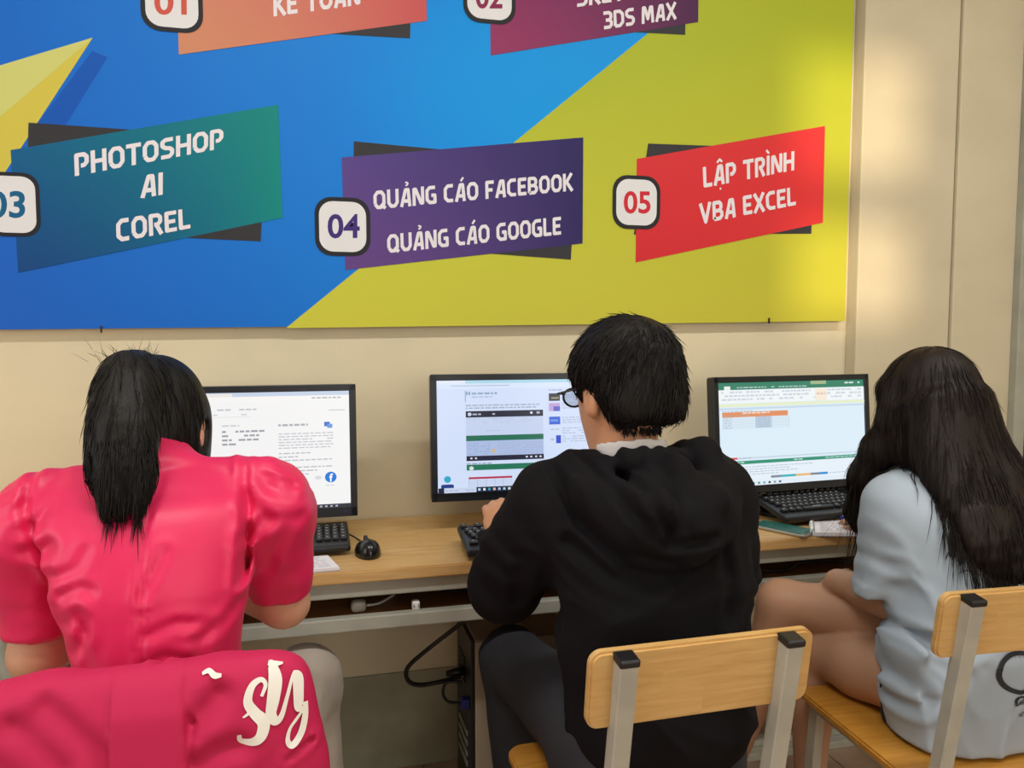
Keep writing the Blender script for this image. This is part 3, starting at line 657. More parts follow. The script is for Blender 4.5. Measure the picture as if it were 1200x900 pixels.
notebook('notepad', 'small written notepad on the desk beside the pink sleeve', [(-.16, -.485), (.052, -.478), (.028, -.375), (-.16, -.38)], .008, 'notepad')
nb = notebook('spiral_notebook', 'open spiral notebook with white pages on the desk beside the girl', [(1.262, -.485), (1.52, -.56), (1.60, -.40), (1.33, -.385)], .010, 'notebook', 12)
bm = bmesh.new()
for k in range(14):
    a = k / 13; x = (1.262 + (1.33 - 1.262) * a) - nb.location.x; y = (-.485 + .10 * a) - nb.location.y
    v, f = tube_data([(x + .008 * math.cos(q), y, .008 + .008 * math.sin(q)) for q in [2 * math.pi * i / 8 for i in range(9)]], .0009, 5)
    vs = [bm.verts.new(p) for p in v]; [bm.faces.new([vs[i] for i in q]) for q in f]
from_bm('spiral', bm, M['chrome'], nb)['kind'] = 'stuff'
pn = thing('pen', 'blue pen with white grip lying on the notebook', 'pen', (1.47, -.415, .767), R(-28))
tube('barrel', [(-.06, 0, 0), (.03, 0, 0)], .0045, M['blue'], pn); tube('grip', [(.03, 0, 0), (.065, 0, 0)], [.0048, .004], M['white'], pn); tube('tip', [(.065, 0, 0), (.078, 0, 0)], [.0035, .0008], M['chrome'], pn); box('clip', (-.035, 0, .006), (.035, .003, .002), M['white'], pn, .0005)
ph = thing('phone', 'dark teal smartphone lying on the desk in front of the spreadsheet', 'phone', (1.222, -.415, .7505), R(-62))
bm = bmesh.new(); bx(bm, (0, 0, .0045), (.155, .074, .009), .0035); from_bm('frame', bm, M['chrome'], ph)
rounded_panel('screen_glass', .150, .069, .0012, .010, M['teal'], ph, (0, 0, .0095), Matrix.Rotation(R(90), 3, 'X'), .0004)
box('earpiece', (.066, 0, .0103), (.004, .018, .0006), M['black'], ph, .0002)
jar = thing('charger', 'small white charger on the desk behind the phone', 'charger', (1.205, -.27, .75))
box('charger_body', (0, 0, .02), (.045, .04, .04), M['white'], jar, .008); box('charger_socket', (0, -.021, .02), (.014, .003, .006), M['black'], jar, .001)

#%% CHAIRS
def chair(name, label, loc, rz):
    t = thing(name, label, 'chair', loc, R(rz), 'wooden chairs with grey steel frames')
    rot = Matrix.Rotation(R(8), 3, 'X')
    rounded_panel('backrest', .375, .125, .018, .02, M['chairwood'], t, (0, -.225, .7635), rot, .004)
    for s in (-1, 1):
        bm = bmesh.new(); x = s * .137
        def beam(a, b, w):
            a = Vector(a); b = Vector(b); d = b - a; q = d.to_track_quat('Z', 'X').to_matrix()
            bx(bm, tuple((a + b) / 2), (w, w, d.length), .002, q, 1)
        beam((x, -.252, .812), (x, -.185, .435), .029); beam((x * 1.12, -.19, .44), (x * 1.2, -.23, .0), .026)
        from_bm('back_post', bm, M['steel_light'], t)
        box('post_cap', (x, -.2528, .816), (.032, .032, .012), M['black'], t, .003, rot)
        bm = bmesh.new(); beam((s * .165, .16, .43), (s * .172, .19, 0), .026); from_bm('front_leg', bm, M['steel_light'], t)
        bm = bmesh.new(); beam((s * .16, -.19, .425), (s * .165, .17, .425), .024); from_bm('side_rail', bm, M['steel_light'], t)
        bm = bmesh.new(); beam((s * .163, -.21, .20), (s * .17, .175, .20), .02); from_bm('stretcher', bm, M['steel_light'], t)
        for y in (-.23, .19): box('foot_cap', (s * .17, y, .008), (.03, .03, .016), M['black'], t, .003)
    bm = bmesh.new(); beam((-.16, .16, .425), (.16, .16, .425), .024); from_bm('seat_rail', bm, M['steel_light'], t)
    bm = bmesh.new(); beam((-.165, .18, .16), (.165, .18, .16), .02); from_bm('stretcher', bm, M['steel_light'], t)
    rounded_panel('seat', .40, .40, .018, .035, M['seatwood'], t, (0, 0.0, .4465), Matrix.Rotation(R(-90), 3, 'X'), .004)
    return t
ch = chair('wooden_chair', 'wooden chair with black-capped posts behind the boy in the hoodie', (.566, -.965, 0), 1)
c3 = dup(ch, (1.272, -.895, 0), R(-3), 'wooden chair at the right edge under the long-haired girl')
c1 = dup(ch, (-.228, -.925, 0), R(2), 'wooden chair covered by the draped pink jacket')
#%% PEOPLE
# ------------------------------------------------------------------ implicit surfaces for bodies, clothes and hair
V3 = lambda *a: np.array(a, dtype=np.float64).ravel()
def smin(a, b, k):
    h = np.clip(0.5 + 0.5 * (b - a) / k, 0, 1); return b * (1 - h) + a * h - k * h * (1 - h)
def smax(a, b, k): return -smin(-a, -b, k)
def cone(P, a, b, ra, rb):
    a = np.asarray(a, float); ab = np.asarray(b, float) - a; L = ab @ ab; q = P - a; s_ = q @ ab; t = np.clip(s_ / L, 0, 1)
    return np.sqrt(np.maximum(np.einsum('ij,ij->i', q, q) - 2 * t * s_ + t * t * L, 0)) - (ra + (rb - ra) * t)
def chain(P, pts, rads, k=0.015):
    d = None
    for i in range(len(pts) - 1):
        e = cone(P, pts[i], pts[i+1], rads[i], rads[i+1]); d = e if d is None else smin(d, e, k)
    return d
def ell(P, c, r, B=None):
    q = P - np.asarray(c, float)
    if B is not None: q = q @ np.asarray(B, float).T
    r = np.asarray(r, float); q = q / r; k0 = np.sqrt(np.einsum('ij,ij->i', q, q)); q = q / r; k1 = np.sqrt(np.einsum('ij,ij->i', q, q)) + 1e-9
    return k0 * (k0 - 1) / k1
def restation(st, n=3):
    A = np.array([[*c, a, b] for c, a, b in st], float); out = []
    for i in range(len(A) - 1):
        p0, p1, p2, p3 = A[max(i-1, 0)], A[i], A[i+1], A[min(i+2, len(A)-1)]
        for k in range(n):
            t = k / n; out.append(.5 * (2*p1 + (p2-p0)*t + (2*p0-5*p1+4*p2-p3)*t*t + (3*p1-p0-3*p2+p3)*t**3))
    out.append(A[-1]); return [(q[:3], max(q[3], .005), max(q[4], .004)) for q in out]
def loft(P, st, right=(1, 0, 0), ex=2.5, cap=.03):
    """soft body through stations (centre, half width, half depth)"""
    out = None; Rv = np.asarray(right, float); st = restation(st)
    for i in range(len(st) - 1):
        (c0, a0, b0), (c1, a1, b1) = st[i], st[i+1]; c0 = np.asarray(c0, float); c1 = np.asarray(c1, float)
        ax = c1 - c0; L = np.linalg.norm(ax); ax = ax / L; t = ((P - c0) @ ax) / L; tc = np.clip(t, 0, 1)
        q = P - c0 - (tc * L)[:, None] * ax; rr = Rv - ax * (Rv @ ax); rr = rr / np.linalg.norm(rr); fw = np.cross(ax, rr)
        a = a0 + (a1 - a0) * tc; b = b0 + (b1 - b0) * tc; z = (t - tc) * L
        k = (np.abs(q @ rr / a) ** ex + np.abs(q @ fw / b) ** ex + np.abs(z / cap) ** ex) ** (1 / ex)
        d = (k - 1) * np.minimum(np.minimum(a, b), .09)
        out = d if out is None else np.minimum(out, d)
    return out
def vloft(P, st, ex=2.5, cap=.03):
    """upright soft body: horizontal cross sections interpolated over height"""
    A = np.array([[*c, a, b] for c, a, b in restation(st, 6)]); z = P[:, 2]; zc = np.clip(z, A[0, 2], A[-1, 2])
    cx, cy, a, b = (np.interp(zc, A[:, 2], A[:, k]) for k in (0, 1, 3, 4))
    k = (np.abs((P[:, 0] - cx) / a) ** ex + np.abs((P[:, 1] - cy) / b) ** ex + np.abs((z - zc) / cap) ** ex) ** (1 / ex)
    return (k - 1) * np.minimum(np.minimum(a, b), .09)
def dist_poly(P, pts):
    d = None
    for i in range(len(pts) - 1):
        e = cone(P, pts[i], pts[i+1], 0, 0); d = e if d is None else np.minimum(d, e)
    return d
def groove(P, d, pts, depth, width): return d + depth * np.exp(-(dist_poly(P, pts) / width) ** 2)
def gr2(P, d, lines, depth, width, ymax=-.9):
    """creases pressed into the back of a garment along (x, z) lines: a valley with raised rims"""
    m = np.clip((ymax - P[:, 1]) / .03, 0, 1); Q = P[:, [0, 2]]
    if not m.any(): return d
    for pts in lines:
        r = None
        for i in range(len(pts) - 1):
            a = np.array(pts[i]); ab = np.array(pts[i+1]) - a; q = Q - a; s_ = q @ ab; t = np.clip(s_ / (ab @ ab), 0, 1)
            e = np.sqrt(np.maximum(np.einsum('ij,ij->i', q, q) - 2*t*s_ + t*t*(ab @ ab), 0)); r = e if r is None else np.minimum(r, e)
        d = d + m * depth * (np.exp(-(r / width) ** 2) - .55 * np.exp(-((r - 2.0 * width) / width) ** 2))
    return d
def creases(P, seed, scale, amp, st=(1, 1, 1)):
    """narrow random ridges of loose cloth"""
    r = np.random.RandomState(seed); Q = P * np.asarray(st) * scale; out = np.zeros(len(P)); w = np.sin(Q @ r.normal(size=3) * .6)
    for k in range(4):
        v = r.normal(size=3); v /= np.linalg.norm(v); s_ = np.sin(Q @ v * (.8 + .3 * k) + r.uniform(0, 6.28) + 1.3 * w); w = s_; out += (1 - np.abs(s_)) ** 3
    return -amp * (out / 1.4 - .7)
def wav(P, seed, scale, amp, st=(1, 1, 1)):
    """smooth pseudo-random folds: sum of a few rotated sines with domain warp"""
    r = np.random.RandomState(seed); Q = P * np.asarray(st) * scale; out = np.zeros(len(P)); w = np.zeros(len(P))
    for k in range(5):
        v = r.normal(size=3); v /= np.linalg.norm(v); w = np.sin(Q @ v * (1 + .45 * k) + r.uniform(0, 6.28) + 1.2 * w); out += w / (1 + .4 * k)
    return amp * out / 2.6
def surf(f, lo, hi, h, smooth=1):
    lo = np.asarray(lo, float); hi = np.asarray(hi, float); B = 8
    nb = np.ceil((hi - lo) / (h * B)).astype(int); n = nb * B
    bi = np.stack(np.meshgrid(*[np.arange(k) for k in nb], indexing='ij'), -1).reshape(-1, 3)
    cc = lo + (bi * B + (B - 1) / 2) * h; cd = f(cc); near = np.abs(cd) < B * h * 2.2
    D = np.empty(n, np.float32); Dv = D.reshape(nb[0], B, nb[1], B, nb[2], B)
    Dv[:] = np.where(cd > 0, 1, -1).astype(np.float32).reshape(nb[0], 1, nb[1], 1, nb[2], 1)
    off = np.stack(np.meshgrid(*[np.arange(B)] * 3, indexing='ij'), -1).reshape(-1, 3); nbk = bi[near]
    for s_ in range(0, len(nbk), 400):
        q = nbk[s_:s_+400]; G = (q[:, None, :] * B + off[None]).reshape(-1, 3)
        D[G[:, 0], G[:, 1], G[:, 2]] = f(lo + G * h)
    S = D < 0
    cs = [(i, j, k) for i in (0, 1) for j in (0, 1) for k in (0, 1)]
    sl = lambda A, c: A[c[0]:n[0]-1+c[0], c[1]:n[1]-1+c[1], c[2]:n[2]-1+c[2]]
    cnt = sum(sl(S, c).astype(np.int8) for c in cs); act = np.argwhere((cnt > 0) & (cnt < 8))
    val = np.stack([D[act[:, 0]+c[0], act[:, 1]+c[1], act[:, 2]+c[2]] for c in cs], 1)
    pos = np.zeros((len(act), 3)); num = np.zeros(len(act))
    for a in range(8):
        for b in range(a + 1, 8):
            if sum(abs(cs[a][k] - cs[b][k]) for k in range(3)) != 1: continue
            va, vb = val[:, a], val[:, b]; m = (va < 0) != (vb < 0)
            t = np.where(m, va / np.where(m, va - vb, 1), 0)[:, None]
            pos += np.where(m[:, None], np.array(cs[a]) * (1 - t) + np.array(cs[b]) * t, 0); num += m
    vert = lo + (act + pos / num[:, None]) * h
    idx = -np.ones(tuple(n), np.int64); idx[act[:, 0], act[:, 1], act[:, 2]] = np.arange(len(act))
    faces = []
    for ax in range(3):
        d = np.zeros(3, int); d[ax] = 1; u = np.roll(d, 1); w = np.roll(d, 2)
        E = np.argwhere(np.diff(S.astype(np.int8), axis=ax) != 0)
        E = E[(E[:, (ax+1) % 3] > 0) & (E[:, (ax+2) % 3] > 0)]
        inside = S[E[:, 0], E[:, 1], E[:, 2]]
        q = np.stack([idx[tuple((E - a * u - b * w).T)] for a, b in ((0, 0), (1, 0), (1, 1), (0, 1))], 1)
        ok = (q >= 0).all(1); q = q[ok]; ins = inside[ok]; q[~ins] = q[~ins][:, ::-1]; faces.append(q)
    F = np.concatenate(faces)
    for _ in range(smooth):
        acc = np.zeros_like(vert); c = np.zeros(len(vert))
        for k in range(4):
            for m in (1, 3): np.add.at(acc, F[:, k], vert[F[:, (k + m) % 4]]); np.add.at(c, F[:, k], 1)
        vert = vert * .5 + .5 * acc / np.maximum(c, 1)[:, None]
    return vert, F
def npmesh(name, v, F, m, parent, smooth=True):
    me = bpy.data.meshes.new(name); me.vertices.add(len(v)); me.vertices.foreach_set('co', np.asarray(v, np.float32).ravel())
    k = F.shape[1]; me.loops.add(F.size); me.loops.foreach_set('vertex_index', F.ravel().astype(np.int32))
    me.polygons.add(len(F)); me.polygons.foreach_set('loop_start', np.arange(0, F.size, k, dtype=np.int32)); me.polygons.foreach_set('loop_total', np.full(len(F), k, np.int32))
    me.update(calc_edges=True); me.validate()
    o = link(name, me, m, None, smooth)
    if parent is not None:
        o.parent = parent; o.location = -Vector(parent.location)
    return o
def blob(name, f, lo, hi, h, m, parent, smooth=1):
    v, F = surf(f, lo, hi, h, smooth); return npmesh(name, v, F, m, parent)
def grad(f, P, e=.0015):
    g = np.stack([f(P + np.eye(3)[k] * e) - f(P - np.eye(3)[k] * e) for k in range(3)], 1); return g / (np.linalg.norm(g, axis=1)[:, None] + 1e-9)
def strands(name, f, roots, dirfn, length, steps, rad, m, parent, lift=.004, hang=None, jit=.25, base=.0):
    """hair strands that run along the surface f = 0 and lift off towards the tip"""
    n = len(roots); P = roots.copy(); path = [P.copy()]; J = np.random.normal(0, jit, (n, 3)); L = length[:, None] / steps
    lf = np.abs(np.random.normal(0, 1, n)) * lift
    for s_ in range(steps):
        g = grad(f, P); d = dirfn(P) + J
        if hang is None or s_ / steps < hang: d = d - g * np.sum(d * g, 1)[:, None]
        d /= np.linalg.norm(d, axis=1)[:, None] + 1e-9; P = P + d * L
        if hang is None or s_ / steps < hang: P = P - grad(f, P) * (f(P) - base - lf * ((s_ + 1) / steps) ** 2)[:, None]
        path.append(P.copy())
    X = np.stack(path, 1); T = np.gradient(X, axis=1); T /= np.linalg.norm(T, axis=2)[:, :, None] + 1e-9
    ref = np.tile(np.array([.3, .5, .81]), (n, steps + 1, 1)); A = np.cross(T, ref); A /= np.linalg.norm(A, axis=2)[:, :, None] + 1e-9; Bn = np.cross(T, A)
    pr_ = rad * (1 - np.linspace(0, 1, steps + 1) ** 2.2 * .92); rr = np.random.uniform(.6, 1.3, n)
    ring = [X + (A * math.cos(q) + Bn * math.sin(q)) * (pr_[None, :, None] * rr[:, None, None]) for q in (0, 2.094, 4.189)]
    V = np.stack(ring, 2).reshape(-1, 3); k = np.arange(n)[:, None, None]; s2 = np.arange(steps)[None, :, None]; c = np.arange(3)[None, None, :]
    i0 = (k * (steps + 1) + s2) * 3; F = np.stack([i0 + c, i0 + (c + 1) % 3, i0 + 3 + (c + 1) % 3, i0 + 3 + c], -1).reshape(-1, 4)
    return npmesh(name, V, F, m, parent)
def frame(fw, up=(0, 0, 1)):
    fw = np.asarray(fw, float); fw /= np.linalg.norm(fw); r = np.cross(fw, up); r /= np.linalg.norm(r); u = np.cross(r, fw)
    return np.stack([r, fw, u])       # rows: right, forward, up
def head_sdf(P, c, B, s=1.0, ears=True):
    q = ((P - np.asarray(c)) @ B.T) / s
    d = ell(q, (0, -.012, .028), (.072, .092, .086)); d = smin(d, ell(q, (0, .030, -.030), (.061, .064, .085)), .03)
    d = smin(d, ell(q, (0, .050, -.088), (.036, .036, .028)), .03)
    d = smin(d, cone(q, (0, .090, .005), (0, .108, -.032), .007, .012), .014)
    d = smin(d, cone(q, (-.02, .088, -.066), (.02, .088, -.066), .007, .007), .008)
    for s_ in (-1, 1):
        d = smin(d, cone(q, (s_*.012, .086, .022), (s_*.045, .070, .022), .008, .007), .012)
        d = smax(d, -(np.linalg.norm(q - V3(s_*.030, .094, .004), axis=1) - .012), .008)
        if ears: d = smin(d, smax(ell(q, (s_*.076, -.004, -.012), (.011, .020, .032)), -ell(q, (s_*.090, .002, -.010), (.010, .011, .020)), .006), .006)
    return d * s
def hand_sdf(P, w, fd, nrm, side, curl=.5, s=1.0):
    """palm with four fingers and a thumb; w wrist, fd finger direction, nrm back of the hand, side +1 thumb towards fd x nrm"""
    fd = np.asarray(fd, float); fd /= np.linalg.norm(fd); nrm = np.asarray(nrm, float); nrm = nrm - fd * (nrm @ fd); nrm /= np.linalg.norm(nrm)
    t = np.cross(fd, nrm) * side; B = np.stack([t, fd, nrm]); w = np.asarray(w, float); W = lambda x, y, z: w + (t * x + fd * y + nrm * z) * s
    d = ell(P, W(0, .045, 0), np.array((.040, .055, .015)) * s, B); d = smin(d, cone(P, W(0, -.02, 0), W(0, .03, 0), .024 * s, .02 * s), .015)
    for x, L, k in ((.028, .070, .0), (.010, .080, .0), (-.009, .074, .0), (-.027, .058, .0)):
        p = np.array((x, .085 - abs(x) * .25, .002)); ang = 0.0; pts = [W(*p)]
        for j, fr in enumerate((.45, .32, .23)):
            ang += curl * (.55 if j == 0 else .75); p = p + np.array((x * .10, math.cos(ang), -math.sin(ang))) * L * fr; pts.append(W(*p))
        d = smin(d, chain(P, pts, [.0095 * s, .0088 * s, .0082 * s, .0072 * s], .003), .004)
    d = smin(d, chain(P, [W(.022, .015, -.004), W(.048, .045, -.012), W(.056, .072, -.018), W(.054, .094, -.026)], [.015 * s, .012 * s, .010 * s, .008 * s], .004), .010)
    return d
def person(label, base): return thing('person', label, 'person', base)
def drape(pts, f, off, y0=-1.5):
    """push (x, z) points along +y on to the surface f"""
    P = np.array([(x, y0, z) for x, z in pts], float)
    for _ in range(80): d = f(P) - off; P[:, 1] += np.clip(d * .7, -.02, .05)
    return P
def drape_polys(name, polys, f, off, m, parent, y0=-1.5):
    v, fc = [], []
    for p in polys:
        b = len(v); v += list(p); fc.append(tuple(range(b, b + len(p))))
    W = drape(v, f, off, y0); me = bpy.data.meshes.new(name); me.from_pydata([tuple(q) for q in W], [], fc); me.update()
    o = link(name, me, m, None, True)
    if parent is not None: o.parent = parent; o.location = -Vector(parent.location)
    return o
def ribbon(pts, wid, n=6):
    """2-D stroke of varying width as quads"""
    s = [Vector((p[0], p[1], w)) for p, w in zip(pts, wid)]; s = spline(s, n); q = []
    L, Rr = [], []
    for i, p in enumerate(s):
        t = (s[min(i+1, len(s)-1)] - s[max(i-1, 0)]); t = Vector((t.x, t.y)).normalized(); nn = Vector((-t.y, t.x)) * p.z / 2
        L.append((p.x + nn.x, p.y + nn.y)); Rr.append((p.x - nn.x, p.y - nn.y))
    return [[L[i], Rr[i], Rr[i+1], L[i+1]] for i in range(len(s) - 1)]

# ================================================================== woman in pink (left)
pw = person('woman in a pink puff-sleeved blouse bent over the desk, dark ponytail', (-.23, -.95, 0))
W_st = [((-.225, -.965, .50), .165, .125), ((-.228, -.96, .60), .165, .12), ((-.238, -.945, .76), .110, .098), ((-.250, -.92, .90), .130, .105), ((-.258, -.885, 1.0), .150, .10), ((-.262, -.865, 1.04), .135, .072), ((-.268, -.84, 1.07), .06, .055)]
wSL, wSR = V3(-.425, -.865, 1.02), V3(-.092, -.865, 1.03)
wEL, wER = V3((-0.443,-0.842,0.762)), V3((-0.057,-0.793,0.796))
wWL, wWR = V3(-.37, -.60, .785), V3(-.19, -.57, .785)
wHC = V3(-.272, -.735, 1.113); wHB = frame((.10, .86, -.52))
wKR, wKL = V3((-0.029,-0.450,0.488)), V3(-.36, -.52, .515)
def w_body(P):
    d = vloft(P, W_st) + .008; d = smin(d, head_sdf(P, wHC, wHB), .02); d = smin(d, cone(P, (-.268, -.84, 1.05), wHC + V3(0, -.02, -.05), .05, .048), .03)
    for S, E, W_, sd, fd in ((wSL, wEL, wWL, 1, (.2, .95, -.1)), (wSR, wER, wWR, -1, (-.25, .95, -.1))):
        a = chain(P, [S + V3(0, 0, -.03), E, W_], [.040, .040, .026], .02); a = smin(a, cone(P, E, E*.65+W_*.35, .040, .043), .02)
        d = smin(d, a, .03); d = smin(d, hand_sdf(P, W_ + V3(0, .012, 0), fd, (0, .15, 1), sd, .35), .012)
    for H, K, A in ((V3(-.15, -.93, .53), wKR, V3(-.03, -.50, .10)), (V3(-.31, -.93, .53), wKL, V3(-.36, -.50, .10))):
        d = smin(d, chain(P, [H, K, A], [.075, .052, .034], .03), .03); d = smin(d, chain(P, [A + V3(0, 0, -.02), A + V3(0, .13, -.058)], [.036, .03]), .02)
    return d
blob('body', w_body, (-.56, -1.12, .0), (.12, -.30, 1.30), .0075, M['skin_w'], pw)
def w_blouse(P):
    st = [(c, a + .013, b + .013) for c, a, b in W_st[1:]]; st[0] = ((-.228, -.96, .64), .158, .125)
    d = vloft(P, st)
    d = smin(d, cone(P, (-.267, -.835, 1.055), (-.272, -.805, 1.083), .062, .056), .03)       # stand collar
    for S in (wSL, wSR): d = smin(d, cone(P, (-.262, -.858, 1.045), S + V3(0, 0, .0), .036, .048), .03)
    for S, E, s_ in ((wSL, wEL, -1), (wSR, wER, 1)):
        dr = (E - S) / np.linalg.norm(E - S); o = V3(s_ * .018, 0, 0)
        puff = smin(ell(P, S + o + dr * .050 + V3(0, 0, .0), (.062, .078, .082)), cone(P, S + o*.6 + dr * .06, S + dr * .205, .070, .058), .03)
        # gathers that radiate from the shoulder seam
        q = P - (S + V3(-s_ * .03, 0, .03)); th = np.arctan2(q[:, 1], q[:, 2] + s_ * q[:, 0] * .4)
        puff = puff + .0035 * np.sin(th * 13) * np.exp(-(np.linalg.norm(q, axis=1) / .10) ** 2) + wav(P, 11 if s_ > 0 else 12, 26, .004, (1, 1, 1.3)) + creases(P, 13 + s_, 16, .0025)
        hem = (P - (S + dr * .225)) @ dr; puff = smax(puff, hem, .008)
        puff = smax(puff, -smax(chain(P, [S + dr * .17, S + dr * .30], [.043, .045]), -(hem + .03), .004), .006)
        d = smin(d, puff, .012)
    d = gr2(P, d, [[(-.113, 1.085), (-.110, 1.04), (-.105, 1.0), (-.108, .95), (-.113, .90)], [(-.428, 1.075), (-.430, 1.03), (-.415, .975), (-.392, .91)]], .0055, .007, -.84)      # sleeve seams
    d = gr2(P, d, [[(-0.225,1.096), (-0.246,0.993), (-0.248,0.907), (-0.247,0.819), (-0.246,0.746)]], .003, .005)        # centre back seam
    d = gr2(P, d, [[(-0.363,0.934), (-0.337,0.944), (-0.324,0.970)], [(-0.357,0.909), (-0.332,0.922), (-0.313,0.916)], [(-0.356,0.866), (-0.331,0.885), (-0.325,0.856)], [(-0.345,0.822), (-0.325,0.849), (-0.320,0.877)],
                   [(-0.244,0.906), (-0.228,0.938), (-0.217,0.962)], [(-0.241,0.848), (-0.200,0.862), (-0.153,0.851)], [(-0.119,0.866), (-0.147,0.839), (-0.174,0.834)], [(-0.169,0.774), (-0.171,0.811), (-0.160,0.840)],
                   [(-0.317,0.783), (-0.326,0.827), (-0.331,0.885)], [(-0.242,0.804), (-0.215,0.816), (-0.188,0.806)]], .0024, .0075)
    # folds of the puffed sleeves
    d = gr2(P, d, [[(-0.102,1.085), (-0.083,1.064), (-0.073,1.034)], [(-0.100,1.057), (-0.066,1.033), (-0.038,1.028)], [(-0.106,0.962), (-0.074,0.982), (-0.028,0.979)], [(-0.076,0.892), (-0.065,0.929), (-0.047,0.958)], [(-0.101,1.024), (-0.084,0.997), (-0.074,0.982)],
                   [(-0.389,1.058), (-0.410,1.045), (-0.433,1.019)], [(-0.387,1.030), (-0.406,1.003), (-0.431,0.991)], [(-0.380,0.974), (-0.402,0.955), (-0.426,0.956)], [(-0.406,0.850), (-0.398,0.891), (-0.381,0.932)]], .0036, .010, -.80)
    wz = np.exp(-((P[:, 2] - .77) / .09) ** 2)
    d = d + wav(P, 5, 14, .004, (.5, .5, 1.5)) * (.3 + wz) + creases(P, 7, 22, .0016, (.5, .5, 1.6)) * wz
    return smax(d, .625 - P[:, 2], .01)
blob('blouse', w_blouse, (-.60, -1.14, .58), (.12, -.64, 1.16), .0046, M['pink'], pw)
def w_trouser(P):
    d = vloft(P, [((-.225, -.965, .475), .178, .138), ((-.228, -.96, .60), .172, .132), ((-.23, -.95, .66), .155, .125)])
    for H, K, A in ((V3(-.14, -.93, .535), wKR, V3(-.03, -.50, .12)), (V3(-.31, -.93, .535), wKL, V3(-.36, -.50, .12))):
        d = smin(d, chain(P, [H, K, A], [.092, .078, .085], .03), .03)
    d = d + wav(P, 21, 22, .006, (1, .6, 1.3)); 
    return smax(d, .10 - P[:, 2], .01)
blob('trousers', w_trouser, (-.52, -1.14, .06), (.14, -.36, .72), .0075, M['beige'], pw)
for s_, A in ((1, (-.03, -.50, .10)), (-1, (-.36, -.50, .10))):
    def shoe(P, A=A): 
        return smax(smin(ell(P, (A[0], A[1] + .07, .028), (.042, .115, .034)), ell(P, (A[0], A[1] - .0, .045), (.038, .05, .045)), .03), .001 - P[:, 2], .004)
    blob('shoe', shoe, (A[0] - .07, A[1] - .09, -.01), (A[0] + .07, A[1] + .21, .12), .007, M['shoe'], pw)
def w_cap(P):
    q = (P - wHC) @ wHB.T
    d = ell(q, (0, -.018, .034), (.083, .100, .095)); d = smin(d, ell(q, (0, -.055, -.03), (.070, .055, .075)), .03)
    d = smin(d, ell(q, (.066, .025, -.03), (.022, .05, .085)), .03); d = smin(d, ell(q, (-.066, .025, -.03), (.022, .05, .085)), .03)
    d = smax(d, -ell(q, (0, .115, -.045), (.060, .062, .115)), .012)
    d = smax(d, -ell(q, (.090, -.002, -.010), (.028, .016, .026)), .006)
    return d
tail = [V3(-.283, -.80, 1.222), V3(-.284, -.872, 1.212), V3(-.283, -.930, 1.155), V3(-.280, -.962, 1.105), V3(-.276, -.980, 1.065), V3(-.275, -.988, 1.045)]
tw = [.028, .048, .054, .052, .044, .032]; tb_ = [.028, .046, .042, .030, .020, .010]
def w_tail(P): return loft(P, list(zip(tail, tw, tb_)), ex=2.2) + wav(P, 31, 60, .0028, (1.5, .6, .12))
def w_hair(P): return smin(w_cap(P), w_tail(P), .02)
hp = blob('hair', w_hair, (-.46, -1.08, .88), (-.12, -.56, 1.30), .0055, M['hair'], pw)
vv, _ = surf(w_hair, (-.46, -1.08, .90), (-.12, -.56, 1.30), .009, 0)
sel = vv[(vv[:, 1] < -.76)]; sel = sel[np.random.choice(len(sel), 900)]
dn = lambda P: np.tile(V3(.0, -.12, -1), (len(P), 1))
strands('hair_strands', w_hair, sel, dn, np.random.uniform(.03, .08, len(sel)), 8, .0011, M['hair'], pw, .004, None, .10)
tips = np.stack([np.random.uniform(-.33, -.228, 420), np.random.uniform(-1.01, -.965, 420), np.random.uniform(1.06, 1.13, 420)], 1); tips = tips - grad(w_tail, tips) * w_tail(tips)[:, None]
strands('hair_strands', lambda P: np.minimum(w_tail(P), w_blouse(P) - .003), tips, dn, np.random.uniform(.04, .11, 420), 9, .0013, M['hair'], pw, .003, None, .07, .001)
ft = tail[0] + np.random.normal(0, 1, (46, 3)) * V3(.03, .02, .008) + V3(-.01, -.04, .02)
strands('flyaway_hairs', lambda P: np.ones(len(P)), ft, lambda P: (P - tail[0]) * V3(1.0, .5, .3) * 10 + V3(0, 0, .55), np.random.uniform(.015, .04, 46), 5, .0005, M['hair'], pw, 0, 0, .35)
tube('hair_tie', [Vector(tail[0] + V3(0, -.025, 0)) - pw.location + Vector((.031 * math.cos(q), .008 * math.sin(q), .031 * math.sin(q))) for q in np.linspace(0, 6.28, 16)], .006, M['black'], pw, 6)
sl_ = [V3(-.205, -.74, 1.17), V3(-.190, -.77, 1.10), V3(-.188, -.80, 1.05)]

# pink jacket hung over the back of her chair
jk = thing('pink_jacket', 'magenta jacket with white script lettering hung over a chair back', 'jacket', (-.215, -1.17, .45))
def j_body(P):
    x = P[:, 0]; top = .858 + .03 * (x + .215) - 1.2 * np.clip(np.abs(x + .222) - .15, 0, 1) ** 2
    yb = -1.172 - .02 * (x + .2)
    wx = .222 + .05 * np.clip(.82 - P[:, 2], 0, .5); th = .052 + .05 * np.clip(.83 - P[:, 2], 0, .35)
    qz = np.where(P[:, 2] < top - .17, 0, (P[:, 2] - (top - .17)) / .17); m_ = (np.abs((x + .228) / wx) ** 9 + np.abs(qz) ** 9) ** (1 / 9)
    d = ((m_ ** 2.6 + np.abs((P[:, 1] - yb) / th) ** 2.6) ** (1 / 2.6) - 1) * np.minimum(th, .05)
    d = d + wav(P, 41, 11, .0035, (.9, .6, 1.1)) * np.clip((.84 - P[:, 2]) * 8, 0, 1)
    return smax(d, .42 - P[:, 2], .01)
